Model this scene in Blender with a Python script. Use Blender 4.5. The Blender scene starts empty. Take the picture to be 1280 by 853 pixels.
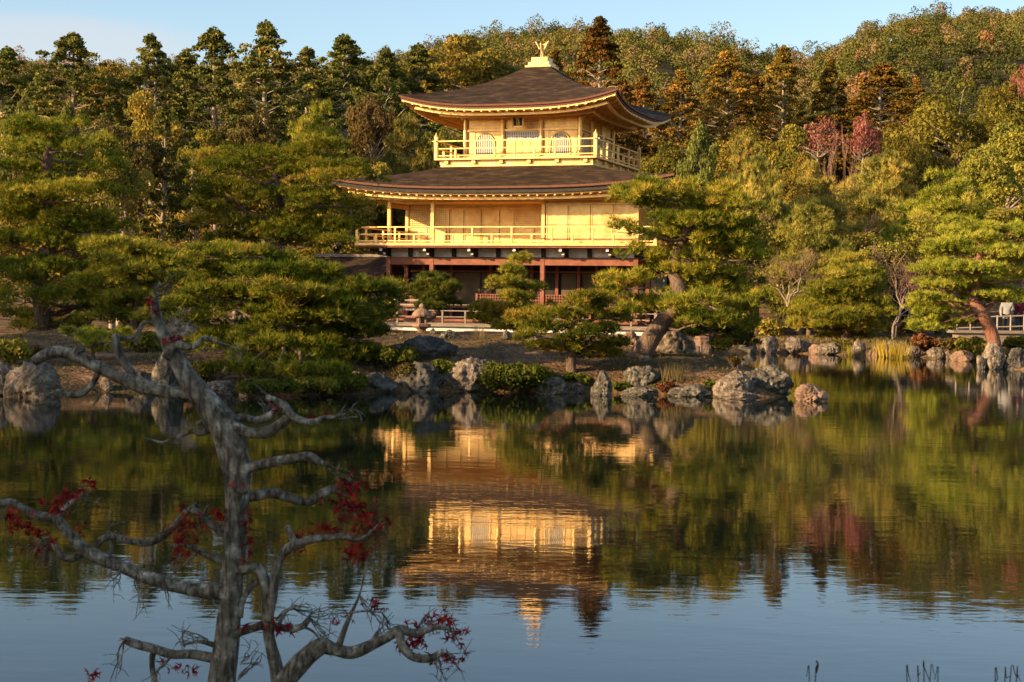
import bpy, bmesh, math, random
import numpy as np
from mathutils import Vector, Matrix

# ------------------------------------------------------------------ camera, sky, sun, exposure
scene = bpy.context.scene
COL = scene.collection
F0, CX, CY = 2030.0, 640.0, 426.5           # the photograph's own pixel geometry
CAM_H, PITCH, ROLL = 1.9, 0.02635, 0.0135
r0 = Vector((1, 0, 0)); f0 = Vector((0, math.cos(PITCH), -math.sin(PITCH))); u0 = Vector((0, math.sin(PITCH), math.cos(PITCH)))
RI = math.cos(ROLL) * r0 + math.sin(ROLL) * u0
UI = math.cos(ROLL) * u0 - math.sin(ROLL) * r0
cam_data = bpy.data.cameras.new('camera')
cam = bpy.data.objects.new('camera', cam_data); COL.objects.link(cam)
cam.matrix_world = Matrix(((RI.x, UI.x, -f0.x, 0), (RI.y, UI.y, -f0.y, 0), (RI.z, UI.z, -f0.z, CAM_H), (0, 0, 0, 1)))
cam_data.sensor_width = 36; cam_data.lens = F0 / 1280 * 36
cam_data.clip_start = 0.1; cam_data.clip_end = 3000
cam_data.dof.use_dof = True; cam_data.dof.focus_distance = 62; cam_data.dof.aperture_fstop = 13
scene.camera = cam

SUN_EL = math.radians(18.5)
SUN_H = Vector((-0.895, -0.446)).normalized()
TO_SUN = Vector((SUN_H.x * math.cos(SUN_EL), SUN_H.y * math.cos(SUN_EL), math.sin(SUN_EL)))
world = bpy.data.worlds.new('World'); scene.world = world; world.use_nodes = True
wn, wl = world.node_tree.nodes, world.node_tree.links
wn.clear()
wo = wn.new('ShaderNodeOutputWorld'); bg = wn.new('ShaderNodeBackground')
sky = wn.new('ShaderNodeTexSky'); sky.sky_type = 'NISHITA'; sky.sun_disc = False
sky.sun_elevation = SUN_EL; sky.sun_rotation = math.atan2(SUN_H.x, SUN_H.y) % (2 * math.pi)
sky.air_density = 1.0; sky.dust_density = 1.0; sky.ozone_density = 1.3
bg.inputs['Strength'].default_value = 0.092
# a low bank of thin cloud above the western hills
tc = wn.new('ShaderNodeTexCoord')
dotn = wn.new('ShaderNodeVectorMath'); dotn.operation = 'DISTANCE'; dotn.inputs[1].default_value = (-0.29, 0.945, 0.163)
sep = wn.new('ShaderNodeMapping'); sep.inputs['Scale'].default_value = (1, 1, 5.5); sep.vector_type = 'POINT'
sep2 = wn.new('ShaderNodeMapping'); sep2.inputs['Scale'].default_value = (1, 1, 5.5)
dotn.inputs[1].default_value = (-0.27, 0.95, 0.145 * 5.5)
wl.new(tc.outputs['Generated'], sep.inputs['Vector']); wl.new(sep.outputs[0], dotn.inputs[0])
cn = wn.new('ShaderNodeTexNoise'); cn.inputs['Scale'].default_value = 7; cn.inputs['Detail'].default_value = 6
wl.new(sep.outputs[0], cn.inputs['Vector'])
m1 = wn.new('ShaderNodeMapRange'); m1.inputs[1].default_value = 0.16; m1.inputs[2].default_value = 0.03
wl.new(dotn.outputs['Value'], m1.inputs[0])
m2 = wn.new('ShaderNodeMath'); m2.operation = 'ADD'; wl.new(m1.outputs[0], m2.inputs[0]); wl.new(cn.outputs['Fac'], m2.inputs[1])
m3 = wn.new('ShaderNodeMapRange'); m3.inputs[1].default_value = 0.80; m3.inputs[2].default_value = 1.35; m3.inputs[4].default_value = 0.4
m3.interpolation_type = 'SMOOTHSTEP'; wl.new(m2.outputs[0], m3.inputs[0])
mixc = wn.new('ShaderNodeMixRGB'); mixc.inputs[2].default_value = (3.9, 3.5, 3.5, 1)
wl.new(m3.outputs[0], mixc.inputs[0]); wl.new(sky.outputs[0], mixc.inputs[1]); wl.new(mixc.outputs[0], bg.inputs['Color'])
wl.new(bg.outputs[0], wo.inputs['Surface'])

sun_d = bpy.data.lights.new('sun', 'SUN'); sun_d.energy = 3.95; sun_d.angle = math.radians(0.5); sun_d.color = (1.0, 0.72, 0.41)
sun = bpy.data.objects.new('sun', sun_d); COL.objects.link(sun)
sun.rotation_euler = TO_SUN.to_track_quat('Z', 'Y').to_euler()

scene.view_settings.view_transform = 'Standard'; scene.view_settings.look = 'None'
scene.view_settings.exposure = 1.27; scene.view_settings.gamma = 1.0
scene.view_settings.use_curve_mapping = False
scene.render.engine = 'CYCLES'
cy = scene.cycles
cy.caustics_reflective = False; cy.caustics_refractive = False
cy.max_bounces = 6; cy.diffuse_bounces = 3; cy.glossy_bounces = 4; cy.transmission_bounces = 2; cy.transparent_max_bounces = 4
cy.use_denoising = True; cy.sample_clamp_indirect = 6
cy.use_adaptive_sampling = True; cy.adaptive_threshold = 0.015

# ------------------------------------------------------------------ helpers
RNG = np.random.default_rng(11)

def P(px, py, Y):
    d = f0 + RI * ((px - CX) / F0) - UI * ((py - CY) / F0)
    t = Y / d.y
    return Vector((d.x * t, Y, CAM_H + d.z * t))

def pxm(Y): return Y / F0

def tag(o, label=None, cat=None, group=None, kind=None):
    if label: o['label'] = label
    if cat: o['category'] = cat
    if group: o['group'] = group
    if kind: o['kind'] = kind
    return o

def empty(name, loc=(0, 0, 0), rz=0.0):
    o = bpy.data.objects.new(name, None); COL.objects.link(o)
    o.location = loc; o.rotation_euler = (0, 0, rz); o.empty_display_size = 0.3
    return o

def np_mesh(name, V, F, mat=None, parent=None, smooth=False, tone=None, link=True):
    """V (n,3); F a list of index arrays, each (m,k)"""
    me = bpy.data.meshes.new(name)
    if not isinstance(F, (list, tuple)): F = [F]
    F = [np.asarray(f, dtype=np.int32) for f in F if len(f)]
    V = np.asarray(V, dtype=np.float32)
    me.vertices.add(len(V)); me.vertices.foreach_set('co', V.ravel())
    nl = sum(f.size for f in F); nf = sum(len(f) for f in F)
    me.loops.add(nl); me.polygons.add(nf)
    me.loops.foreach_set('vertex_index', np.concatenate([f.ravel() for f in F]))
    tot = np.concatenate([np.full(len(f), f.shape[1], np.int32) for f in F])
    st = np.concatenate([[0], np.cumsum(tot)[:-1]]).astype(np.int32)
    me.polygons.foreach_set('loop_start', st); me.polygons.foreach_set('loop_total', tot)
    if smooth: me.polygons.foreach_set('use_smooth', np.ones(nf, dtype=bool))
    me.update(calc_edges=True)
    if tone is not None:
        a = me.attributes.new('tone', 'FLOAT', 'FACE'); a.data.foreach_set('value', np.asarray(tone, dtype=np.float32))
    if mat: me.materials.append(mat)
    if not link: return me
    o = bpy.data.objects.new(name, me); COL.objects.link(o)
    if parent: o.parent = parent
    return o

class MB:
    def __init__(s): s.v = []; s.f = []; s.marks = []
    def add(s, vs, fs):
        b = len(s.v); s.marks.append((b, len(s.f))); s.v += [tuple(v) for v in vs]; s.f += [tuple(i + b for i in f) for f in fs]
    def box(s, x0, x1, y0, y1, z0, z1):
        if x0 > x1: x0, x1 = x1, x0
        if y0 > y1: y0, y1 = y1, y0
        s.add([(x0,y0,z0),(x1,y0,z0),(x1,y1,z0),(x0,y1,z0),(x0,y0,z1),(x1,y0,z1),(x1,y1,z1),(x0,y1,z1)],
              [(0,3,2,1),(4,5,6,7),(0,1,5,4),(1,2,6,5),(2,3,7,6),(3,0,4,7)])
    def bar(s, a, b, w, h=None):
        h = h or w; a = Vector(a); b = Vector(b); d = (b - a).normalized()
        up = Vector((0, 0, 1)) if abs(d.z) < 0.95 else Vector((0, 1, 0))
        r = d.cross(up).normalized(); u = r.cross(d)
        vs = [p + r * sx * w / 2 + u * sz * h / 2 for p in (a, b) for sx, sz in ((-1,-1),(1,-1),(1,1),(-1,1))]
        s.add(vs, [(0,1,2,3)[::-1],(4,5,6,7),(0,1,5,4),(1,2,6,5),(2,3,7,6),(3,0,4,7)])
    def cyl(s, c, r, z0, z1, n=12, r2=None):
        r2 = r if r2 is None else r2
        vs = [(c[0]+r*math.cos(2*math.pi*i/n), c[1]+r*math.sin(2*math.pi*i/n), z0) for i in range(n)]
        vs += [(c[0]+r2*math.cos(2*math.pi*i/n), c[1]+r2*math.sin(2*math.pi*i/n), z1) for i in range(n)]
        fs = [(i,(i+1)%n,n+(i+1)%n,n+i) for i in range(n)] + [tuple(range(n))[::-1], tuple(range(n,2*n))]
        s.add(vs, fs)
    def tube(s, pts, rad, n=6):
        V, F = tube_np(np.array([tuple(p) for p in pts], float), np.array(rad, float), n)
        s.add([tuple(v) for v in V], [tuple(f) for f in F])
    def prism(s, poly, y0, y1):
        """poly of (x,z) extruded along y"""
        n = len(poly)
        s.add([(x,y0,z) for x,z in poly] + [(x,y1,z) for x,z in poly],
              [tuple(range(n)), tuple(range(n,2*n))[::-1]] + [(i,n+i,n+(i+1)%n,(i+1)%n) for i in range(n)])
    def build(s, name, mat, parent=None, smooth=False, bevel=0):
        me = bpy.data.meshes.new(name); me.from_pydata(s.v, [], s.f); me.update()
        bm = bmesh.new(); bm.from_mesh(me); bmesh.ops.recalc_face_normals(bm, faces=bm.faces); bm.to_mesh(me); bm.free()
        if smooth:
            me.polygons.foreach_set('use_smooth', np.ones(len(me.polygons), dtype=bool))
        me.materials.append(mat)
        o = bpy.data.objects.new(name, me); COL.objects.link(o)
        if parent: o.parent = parent
        if bevel:
            m = o.modifiers.new('bevel', 'BEVEL'); m.width = bevel; m.segments = 1; m.limit_method = 'ANGLE'
        return o

def build_each(mb, name, mat, parent, bevel=0, per=1):
    """every piece of mb as an object of its own"""
    mk = mb.marks + [(len(mb.v), len(mb.f))]; out = []
    for i in range(0, len(mk) - 1, per):
        j = min(i + per, len(mk) - 1); q = MB(); b = mk[i][0]; q.add(mb.v[b:mk[j][0]], [tuple(k - b for k in f) for f in mb.f[mk[i][1]:mk[j][1]]]); out.append(q.build(name, mat, parent, bevel=bevel))
    return out

def tube_np(pts, rad, n=6):
    N = len(pts)
    T = np.gradient(pts, axis=0); T /= np.linalg.norm(T, axis=1, keepdims=True) + 1e-9
    ref = np.array([0.13, 0.97, 0.2]); 
    A = np.cross(T, ref); la = np.linalg.norm(A, axis=1, keepdims=True)
    A = np.where(la < 0.2, np.cross(T, np.array([0.97, 0.1, 0.2])), A); A /= np.linalg.norm(A, axis=1, keepdims=True) + 1e-9
    B = np.cross(T, A)
    th = np.arange(n) * 2 * math.pi / n
    ring = np.cos(th)[None, :, None] * A[:, None, :] + np.sin(th)[None, :, None] * B[:, None, :]
    V = (pts[:, None, :] + ring * rad[:, None, None]).reshape(-1, 3)
    i = np.arange(N - 1)[:, None] * n; j = np.arange(n)[None, :]; jn = (j + 1) % n
    Fq = np.stack([i + j, i + jn, i + n + jn, i + n + j], -1).reshape(-1, 4)
    return V, Fq

def tubes_np(lst, n=6):
    Vs, Fs, b = [], [], 0
    for pts, rad in lst:
        V, Fq = tube_np(np.asarray(pts, float), np.asarray(rad, float), n)
        Vs.append(V); Fs.append(Fq + b); b += len(V)
    return np.concatenate(Vs), np.concatenate(Fs)

def smooth_path(pts, k=4):
    p = np.asarray(pts, float)
    if len(p) < 3: return p
    q = np.vstack([2 * p[0] - p[1], p, 2 * p[-1] - p[-2]]); out = []
    for i in range(1, len(q) - 2):
        for t in np.arange(k) / k:
            a, b, c, d = q[i-1], q[i], q[i+1], q[i+2]
            out.append(0.5 * ((2*b) + (c-a)*t + (2*a-5*b+4*c-d)*t*t + (3*b-a-3*c+d)*t**3))
    out.append(p[-1])
    return np.array(out)

def _h(ix, iy, iz, seed):
    n = (ix.astype(np.int64) * 374761393 + iy.astype(np.int64) * 668265263 + iz.astype(np.int64) * 2147483647 + seed * 1274126177) & 0xffffffff
    n = ((n ^ (n >> 13)) * 1274126177) & 0xffffffff
    return ((n ^ (n >> 16)) & 0xffff) / 65535.0

def vnoise(p, seed=0):
    p = np.asarray(p, float); i = np.floor(p).astype(np.int64); f = p - i; f = f * f * (3 - 2 * f); r = 0
    for dx in (0, 1):
        for dy in (0, 1):
            for dz in (0, 1):
                w = (f[:, 0] if dx else 1 - f[:, 0]) * (f[:, 1] if dy else 1 - f[:, 1]) * (f[:, 2] if dz else 1 - f[:, 2])
                r = r + w * _h(i[:, 0] + dx, i[:, 1] + dy, i[:, 2] + dz, seed)
    return r * 2 - 1

def fbm(p, oct=4, seed=0):
    r, a, s = 0, 0.5, 1.0
    for k in range(oct):
        r = r + a * vnoise(np.asarray(p) * s, seed + k * 7); a *= 0.5; s *= 2.03
    return r

# ------------------------------------------------------------------ materials
def new_mat(name):
    m = bpy.data.materials.new(name); m.use_nodes = True
    nt = m.node_tree; b = nt.nodes['Principled BSDF']
    return m, nt, b

def ramp(nt, stops):
    r = nt.nodes.new('ShaderNodeValToRGB'); el = r.color_ramp.elements
    while len(el) < len(stops): el.new(0.5)
    for e, (p, c) in zip(el, stops): e.position = p; e.color = (*c, 1)
    return r

def surf(name, stops, scale=4.0, rough=0.8, bump=0.3, bscale=None, metallic=0.0, stretch=None, spec=0.3, detail=8, dist=0.02, voro=None):
    m, nt, b = new_mat(name); n, l = nt.nodes, nt.links
    t = n.new('ShaderNodeTexCoord'); mp = n.new('ShaderNodeMapping'); l.new(t.outputs['Object'], mp.inputs[0])
    if stretch: mp.inputs['Scale'].default_value = stretch
    x = n.new('ShaderNodeTexNoise'); x.inputs['Scale'].default_value = scale; x.inputs['Detail'].default_value = detail; x.inputs['Roughness'].default_value = 0.65
    l.new(mp.outputs[0], x.inputs['Vector']); r = ramp(nt, stops); l.new(x.outputs['Fac'], r.inputs[0]); l.new(r.outputs[0], b.inputs['Base Color'])
    b.inputs['Roughness'].default_value = rough; b.inputs['Metallic'].default_value = metallic; b.inputs['Specular IOR Level'].default_value = spec
    y = n.new('ShaderNodeTexNoise'); y.inputs['Scale'].default_value = bscale or scale * 3; y.inputs['Detail'].default_value = 8
    l.new(mp.outputs[0], y.inputs['Vector']); bp = n.new('ShaderNodeBump'); bp.inputs['Strength'].default_value = bump; bp.inputs['Distance'].default_value = dist
    l.new(y.outputs['Fac'], bp.inputs['Height']); l.new(bp.outputs[0], b.inputs['Normal'])
    return m

def foliage(name, stops, trans=0.25, objvar=0.35):
    m, nt, b = new_mat(name); n, l = nt.nodes, nt.links
    n.remove(b); out = n['Material Output']
    at = n.new('ShaderNodeAttribute'); at.attribute_name = 'tone'
    r = ramp(nt, stops); l.new(at.outputs['Fac'], r.inputs[0])
    oi = n.new('ShaderNodeObjectInfo'); hs = n.new('ShaderNodeHueSaturation')
    mr = n.new('ShaderNodeMapRange'); mr.inputs[3].default_value = 1 - objvar; mr.inputs[4].default_value = 1 + objvar * 0.8
    l.new(oi.outputs['Random'], mr.inputs[0]); l.new(mr.outputs[0], hs.inputs['Value'])
    mh = n.new('ShaderNodeMath'); mh.operation = 'MULTIPLY'; mh.inputs[1].default_value = 7.31; l.new(oi.outputs['Random'], mh.inputs[0])
    fr = n.new('ShaderNodeMath'); fr.operation = 'FRACT'; l.new(mh.outputs[0], fr.inputs[0])
    m4 = n.new('ShaderNodeMapRange'); m4.inputs[3].default_value = 0.485; m4.inputs[4].default_value = 0.515
    l.new(fr.outputs[0], m4.inputs[0]); l.new(m4.outputs[0], hs.inputs['Hue'])
    l.new(r.outputs[0], hs.inputs['Color'])
    d = n.new('ShaderNodeBsdfDiffuse'); tr = n.new('ShaderNodeBsdfTranslucent'); mx = n.new('ShaderNodeMixShader'); mx.inputs[0].default_value = trans
    l.new(hs.outputs[0], d.inputs[0]); l.new(hs.outputs[0], tr.inputs[0]); l.new(d.outputs[0], mx.inputs[1]); l.new(tr.outputs[0], mx.inputs[2])
    l.new(mx.outputs[0], out.inputs['Surface'])
    return m

M = {}
M['pine'] = foliage('pine_needles', [(0.0, (0.096, 0.121, 0.015)), (0.5, (0.250, 0.239, 0.025)), (0.85, (0.470, 0.378, 0.044)), (1.0, (0.634, 0.378, 0.069))])
M['pine_mid'] = foliage('half_shaded_pine_needles', [(0.0, (0.063, 0.092, 0.011)), (0.5, (0.165, 0.182, 0.019)), (0.85, (0.310, 0.287, 0.033)), (1.0, (0.418, 0.287, 0.052))])  # darker copy of pine; shade of the overhanging layers put into the colour
M['pine_y'] = foliage('sunny_pine_needles', [(0.0, (0.140, 0.162, 0.020)), (0.5, (0.350, 0.328, 0.037)), (0.9, (0.533, 0.451, 0.061)), (1.0, (0.589, 0.426, 0.088))], objvar=0.12)  # brighter copy of pine; sunlight put into the needle colour
M['pine_shaded'] = foliage('shaded_pine_needles', [(0.0, (0.056, 0.071, 0.013)), (0.5, (0.121, 0.136, 0.020)), (1.0, (0.221, 0.199, 0.033))], objvar=0.15)  # shadow over the dark pines and shrubs put into the needle colour
M['pine_far'] = foliage('distant_pine_needles', [(0.0, (0.164, 0.176, 0.042)), (0.5, (0.395, 0.350, 0.062)), (1.0, (0.724, 0.500, 0.103))])
M['blue'] = foliage('pale_conifer_needles', [(0.0, (0.100, 0.105, 0.022)), (0.5, (0.200, 0.200, 0.045)), (1.0, (0.320, 0.300, 0.075))], objvar=0.1)
M['sugi'] = foliage('cedar_sprays', [(0.0, (0.079, 0.062, 0.014)), (0.5, (0.228, 0.132, 0.025)), (1.0, (0.455, 0.219, 0.043))], trans=0.15)
M['hinoki'] = foliage('cypress_sprays', [(0.0, (0.054, 0.065, 0.018)), (0.5, (0.137, 0.140, 0.030)), (1.0, (0.310, 0.242, 0.056))], trans=0.15, objvar=0.25)
M['broad'] = foliage('broad_leaves', [(0.0, (0.119, 0.112, 0.023)), (0.5, (0.274, 0.212, 0.035)), (1.0, (0.524, 0.323, 0.052))])
M['green'] = foliage('green_leaves', [(0.0, (0.113, 0.113, 0.024)), (0.5, (0.278, 0.246, 0.039)), (1.0, (0.557, 0.389, 0.063))])
M['brown'] = foliage('brown_autumn_leaves', [(0.0, (0.060, 0.045, 0.016)), (0.5, (0.130, 0.095, 0.030)), (1.0, (0.220, 0.150, 0.045))])
M['ochre'] = foliage('ochre_leaves', [(0.0, (0.094, 0.075, 0.014)), (0.5, (0.209, 0.154, 0.026)), (1.0, (0.352, 0.248, 0.045))], objvar=0.15)
M['pink'] = foliage('salmon_red_leaves', [(0.0, (0.18, 0.075, 0.045)), (0.5, (0.38, 0.145, 0.09)), (1.0, (0.50, 0.26, 0.16))], objvar=0.1)
M['twig'] = foliage('bare_twigs', [(0.0, (0.151, 0.080, 0.055)), (1.0, (0.324, 0.190, 0.130))], trans=0.0, objvar=0.2)
M['redshrub'] = foliage('rust_shrub_leaves', [(0.0, (0.072, 0.032, 0.012)), (0.6, (0.200, 0.086, 0.030)), (1.0, (0.272, 0.180, 0.050))], objvar=0.2)
M['hill'] = foliage('hillside_leaves', [(0.0, (0.064, 0.066, 0.020)), (0.35, (0.147, 0.132, 0.033)), (0.6, (0.230, 0.178, 0.044)), (0.8, (0.256, 0.158, 0.062)), (0.95, (0.269, 0.162, 0.094)), (1.0, (0.461, 0.156, 0.077))], trans=0.2, objvar=0.0)
M['red'] = foliage('red_maple_leaves', [(0.0, (0.11, 0.008, 0.009)), (0.6, (0.32, 0.022, 0.018)), (1.0, (0.50, 0.08, 0.03))], trans=0.4, objvar=0.0)
M['reed'] = foliage('yellow_reed_blades', [(0.0, (0.324, 0.270, 0.030)), (1.0, (0.670, 0.500, 0.080))], objvar=0.1)
M['drygrass'] = foliage('dry_grass_blades', [(0.0, (0.108, 0.090, 0.030)), (0.6, (0.281, 0.190, 0.080)), (1.0, (0.367, 0.260, 0.120))], objvar=0.0)

M['bark'] = surf('pine_bark', [(0.3, (0.07, 0.045, 0.03)), (0.6, (0.19, 0.12, 0.075)), (0.8, (0.30, 0.20, 0.13))], 3.0, 0.9, 0.8, 10, stretch=(3, 3, 0.8), dist=0.05)
M['bark_red'] = surf('red_pine_bark', [(0.3, (0.14, 0.06, 0.035)), (0.6, (0.32, 0.14, 0.08)), (0.8, (0.42, 0.22, 0.13))], 3.0, 0.9, 0.8, 10, stretch=(3, 3, 0.8), dist=0.05)
M['bark_pale'] = surf('pale_bark', [(0.3, (0.20, 0.15, 0.10)), (0.7, (0.46, 0.36, 0.25))], 2.0, 0.9, 0.5, 6, stretch=(3, 3, 0.6), dist=0.04)
M['rock'] = surf('lichen_rock', [(0.32, (0.05, 0.04, 0.032)), (0.45, (0.15, 0.11, 0.075)), (0.55, (0.26, 0.195, 0.135)), (0.68, (0.42, 0.34, 0.24))], 6.5, 0.9, 1.0, 16, dist=0.07, detail=12)
M['rock_dark'] = surf('dark_rock', [(0.32, (0.03, 0.028, 0.022)), (0.5, (0.085, 0.072, 0.055)), (0.7, (0.22, 0.19, 0.15))], 3.2, 0.9, 1.0, 9, dist=0.06, detail=12)
M['rock_grey'] = surf('grey_rock', [(0.34, (0.045, 0.038, 0.028)), (0.47, (0.095, 0.08, 0.055)), (0.56, (0.17, 0.142, 0.10)), (0.67, (0.34, 0.29, 0.205))], 8, 0.9, 1.0, 18, dist=0.06, detail=12)
M['rock_red'] = surf('reddish_rock', [(0.32, (0.12, 0.07, 0.045)), (0.5, (0.27, 0.16, 0.10)), (0.7, (0.42, 0.28, 0.19))], 3.2, 0.9, 0.9, 9, dist=0.05)
M['stone'] = surf('granite', [(0.3, (0.22, 0.19, 0.14)), (0.7, (0.44, 0.38, 0.29))], 14, 0.85, 0.4, 40, dist=0.01)

# gold leaf: small squares of foil laid over lacquer
def gold_mat(name, tint=1.0):
    m, nt, b = new_mat(name); n, l = nt.nodes, nt.links
    t = n.new('ShaderNodeTexCoord'); x = n.new('ShaderNodeTexNoise'); x.inputs['Scale'].default_value = 2.2; x.inputs['Detail'].default_value = 8
    l.new(t.outputs['Object'], x.inputs['Vector'])
    r = ramp(nt, [(0.3, (0.80 * tint, 0.43 * tint, 0.12 * tint)), (0.55, (0.92 * tint, 0.565 * tint, 0.20 * tint)), (0.75, (0.95 * tint, 0.645 * tint, 0.26 * tint))])
    l.new(x.outputs['Fac'], r.inputs[0])
    vo = n.new('ShaderNodeTexVoronoi'); vo.inputs['Scale'].default_value = 6; l.new(t.outputs['Object'], vo.inputs['Vector'])
    hs = n.new('ShaderNodeHueSaturation'); mr = n.new('ShaderNodeMapRange'); mr.inputs[3].default_value = 0.84; mr.inputs[4].default_value = 1.06
    l.new(vo.outputs['Color'], mr.inputs[0]); l.new(mr.outputs[0], hs.inputs['Value']); l.new(r.outputs[0], hs.inputs['Color'])
    l.new(hs.outputs[0], b.inputs['Base Color'])
    b.inputs['Metallic'].default_value = 0.45; b.inputs['Roughness'].default_value = 0.40
    y = n.new('ShaderNodeTexNoise'); y.inputs['Scale'].default_value = 9; y.inputs['Detail'].default_value = 5; l.new(t.outputs['Object'], y.inputs['Vector'])
    bp = n.new('ShaderNodeBump'); bp.inputs['Strength'].default_value = 0.25; bp.inputs['Distance'].default_value = 0.02
    l.new(y.outputs['Fac'], bp.inputs['Height']); l.new(bp.outputs[0], b.inputs['Normal'])
    return m
M['gold'] = gold_mat('gold_leaf'); M['gold2'] = gold_mat('darker_gold_leaf', 0.86)  # second gold is evenly darker, for soffits, backings and the plaque frame
M['shingle'] = surf('bark_shingles', [(0.34, (0.022, 0.014, 0.008)), (0.5, (0.046, 0.028, 0.016)), (0.62, (0.085, 0.052, 0.030)), (0.74, (0.12, 0.085, 0.05))], 1.6, 0.85, 0.9, 14, stretch=(1, 1, 6), dist=0.03, spec=0.12)
M['tan_dim'] = surf('dim_panel', [(0.3, (0.09, 0.06, 0.032)), (0.7, (0.15, 0.10, 0.055))], 2, 0.8, 0.1)  # darker copy of tan; dimness of the inner bay put into the colour
M['shingle_edge'] = surf('shingle_edge', [(0.3, (0.08, 0.032, 0.018)), (0.7, (0.22, 0.08, 0.038))], 6, 0.7, 0.5, 30, stretch=(1, 1, 12), dist=0.02)
M['under'] = surf('painted_eave_shade', [(0.3, (0.02, 0.015, 0.012)), (0.7, (0.05, 0.035, 0.025))], 5, 0.7, 0.2)  # near-black colour holding the shade under the lower eaves
M['redwood'] = surf('red_brown_timber', [(0.3, (0.17, 0.055, 0.028)), (0.55, (0.27, 0.09, 0.045)), (0.75, (0.36, 0.14, 0.07))], 3, 0.65, 0.3, 18, stretch=(1, 1, 1), dist=0.01)
M['greywood'] = surf('weathered_timber', [(0.3, (0.16, 0.115, 0.085)), (0.7, (0.36, 0.28, 0.21))], 4, 0.8, 0.4, 16, stretch=(1, 6, 6), dist=0.01)
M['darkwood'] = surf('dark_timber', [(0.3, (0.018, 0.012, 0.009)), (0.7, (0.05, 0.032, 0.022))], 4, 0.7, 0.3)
M['plaster'] = surf('white_plaster', [(0.3, (0.62, 0.58, 0.50)), (0.7, (0.78, 0.74, 0.66))], 2, 0.9, 0.15, 12)
M['paper'] = surf('white_panel', [(0.3, (0.60, 0.62, 0.64)), (0.7, (0.74, 0.76, 0.78))], 2, 0.8, 0.05)
M['tan'] = surf('tan_panel', [(0.3, (0.22, 0.15, 0.08)), (0.7, (0.34, 0.24, 0.13))], 2, 0.8, 0.1)
M['black'] = surf('black_lacquer', [(0.3, (0.015, 0.013, 0.012)), (0.7, (0.03, 0.027, 0.025))], 5, 0.5, 0.05)
M['tile'] = surf('grey_roof_tiles', [(0.3, (0.05, 0.055, 0.065)), (0.7, (0.12, 0.125, 0.14))], 3, 0.5, 0.3, 12)
M['bamboo'] = surf('fence_bamboo', [(0.3, (0.22, 0.14, 0.09)), (0.7, (0.46, 0.38, 0.29))], 3, 0.6, 0.2, 14)

# foreground maple bark: smooth grey with pale lichen blotches and dark furrows
m, nt, b = new_mat('grey_maple_bark'); n, l = nt.nodes, nt.links
t = n.new('ShaderNodeTexCoord'); x = n.new('ShaderNodeTexNoise'); x.inputs['Scale'].default_value = 22; x.inputs['Detail'].default_value = 10; x.inputs['Roughness'].default_value = 0.62
l.new(t.outputs['Object'], x.inputs['Vector'])
r = ramp(nt, [(0.30, (0.065, 0.050, 0.032)), (0.46, (0.15, 0.125, 0.085)), (0.58, (0.27, 0.235, 0.17)), (0.69, (0.55, 0.49, 0.38))]); l.new(x.outputs['Fac'], r.inputs[0])
mp = n.new('ShaderNodeMapping'); mp.inputs['Scale'].default_value = (70, 70, 13); l.new(t.outputs['Object'], mp.inputs[0])
y = n.new('ShaderNodeTexNoise'); y.inputs['Scale'].default_value = 1; y.inputs['Detail'].default_value = 6; y.inputs['Distortion'].default_value = 0.6; l.new(mp.outputs[0], y.inputs['Vector'])
r2 = ramp(nt, [(0.40, (0.22, 0.20, 0.18)), (0.54, (1, 1, 1))]); l.new(y.outputs['Fac'], r2.inputs[0])
mx = n.new('ShaderNodeMixRGB'); mx.blend_type = 'MULTIPLY'; mx.inputs[0].default_value = 0.8; l.new(r.outputs[0], mx.inputs[1]); l.new(r2.outputs[0], mx.inputs[2])
l.new(mx.outputs[0], b.inputs['Base Color']); b.inputs['Roughness'].default_value = 0.85; b.inputs['Specular IOR Level'].default_value = 0.25
bp = n.new('ShaderNodeBump'); bp.inputs['Strength'].default_value = 0.9; bp.inputs['Distance'].default_value = 0.012; l.new(y.outputs['Fac'], bp.inputs['Height'])
bp2 = n.new('ShaderNodeBump'); bp2.inputs['Strength'].default_value = 0.6; bp2.inputs['Distance'].default_value = 0.01; l.new(x.outputs['Fac'], bp2.inputs['Height'])
l.new(bp.outputs[0], bp2.inputs['Normal']); l.new(bp2.outputs[0], b.inputs['Normal'])
M['maple_bark'] = m

# water: dark, still, with a light cross-wind ripple
m, nt, b = new_mat('pond_water'); n, l = nt.nodes, nt.links
b.inputs['Base Color'].default_value = (0.012, 0.016, 0.010, 1); b.inputs['Roughness'].default_value = 0.015; b.inputs['IOR'].default_value = 1.34
t = n.new('ShaderNodeTexCoord')
def wave(scale, st, strength, dist, prev):
    mp = n.new('ShaderNodeMapping'); mp.inputs['Scale'].default_value = st; mp.inputs['Rotation'].default_value = (0, 0, 0.12); l.new(t.outputs['Object'], mp.inputs[0])
    w = n.new('ShaderNodeTexNoise'); w.inputs['Scale'].default_value = scale; w.inputs['Detail'].default_value = 3; w.inputs['Distortion'].default_value = 0.4
    l.new(mp.outputs[0], w.inputs['Vector'])
    q = n.new('ShaderNodeBump'); q.inputs['Strength'].default_value = strength; q.inputs['Distance'].default_value = dist; l.new(w.outputs['Fac'], q.inputs['Height'])
    if prev: l.new(prev.outputs[0], q.inputs['Normal'])
    return q
q = wave(0.5, (0.5, 1, 1), 1.0, 0.0022, None)
q = wave(3.2, (0.45, 1, 1), 1.0, 0.0012, q)
q = wave(11, (0.5, 1, 1), 1.0, 0.0004, q)
l.new(q.outputs[0], b.inputs['Normal'])
M['water'] = m

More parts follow.
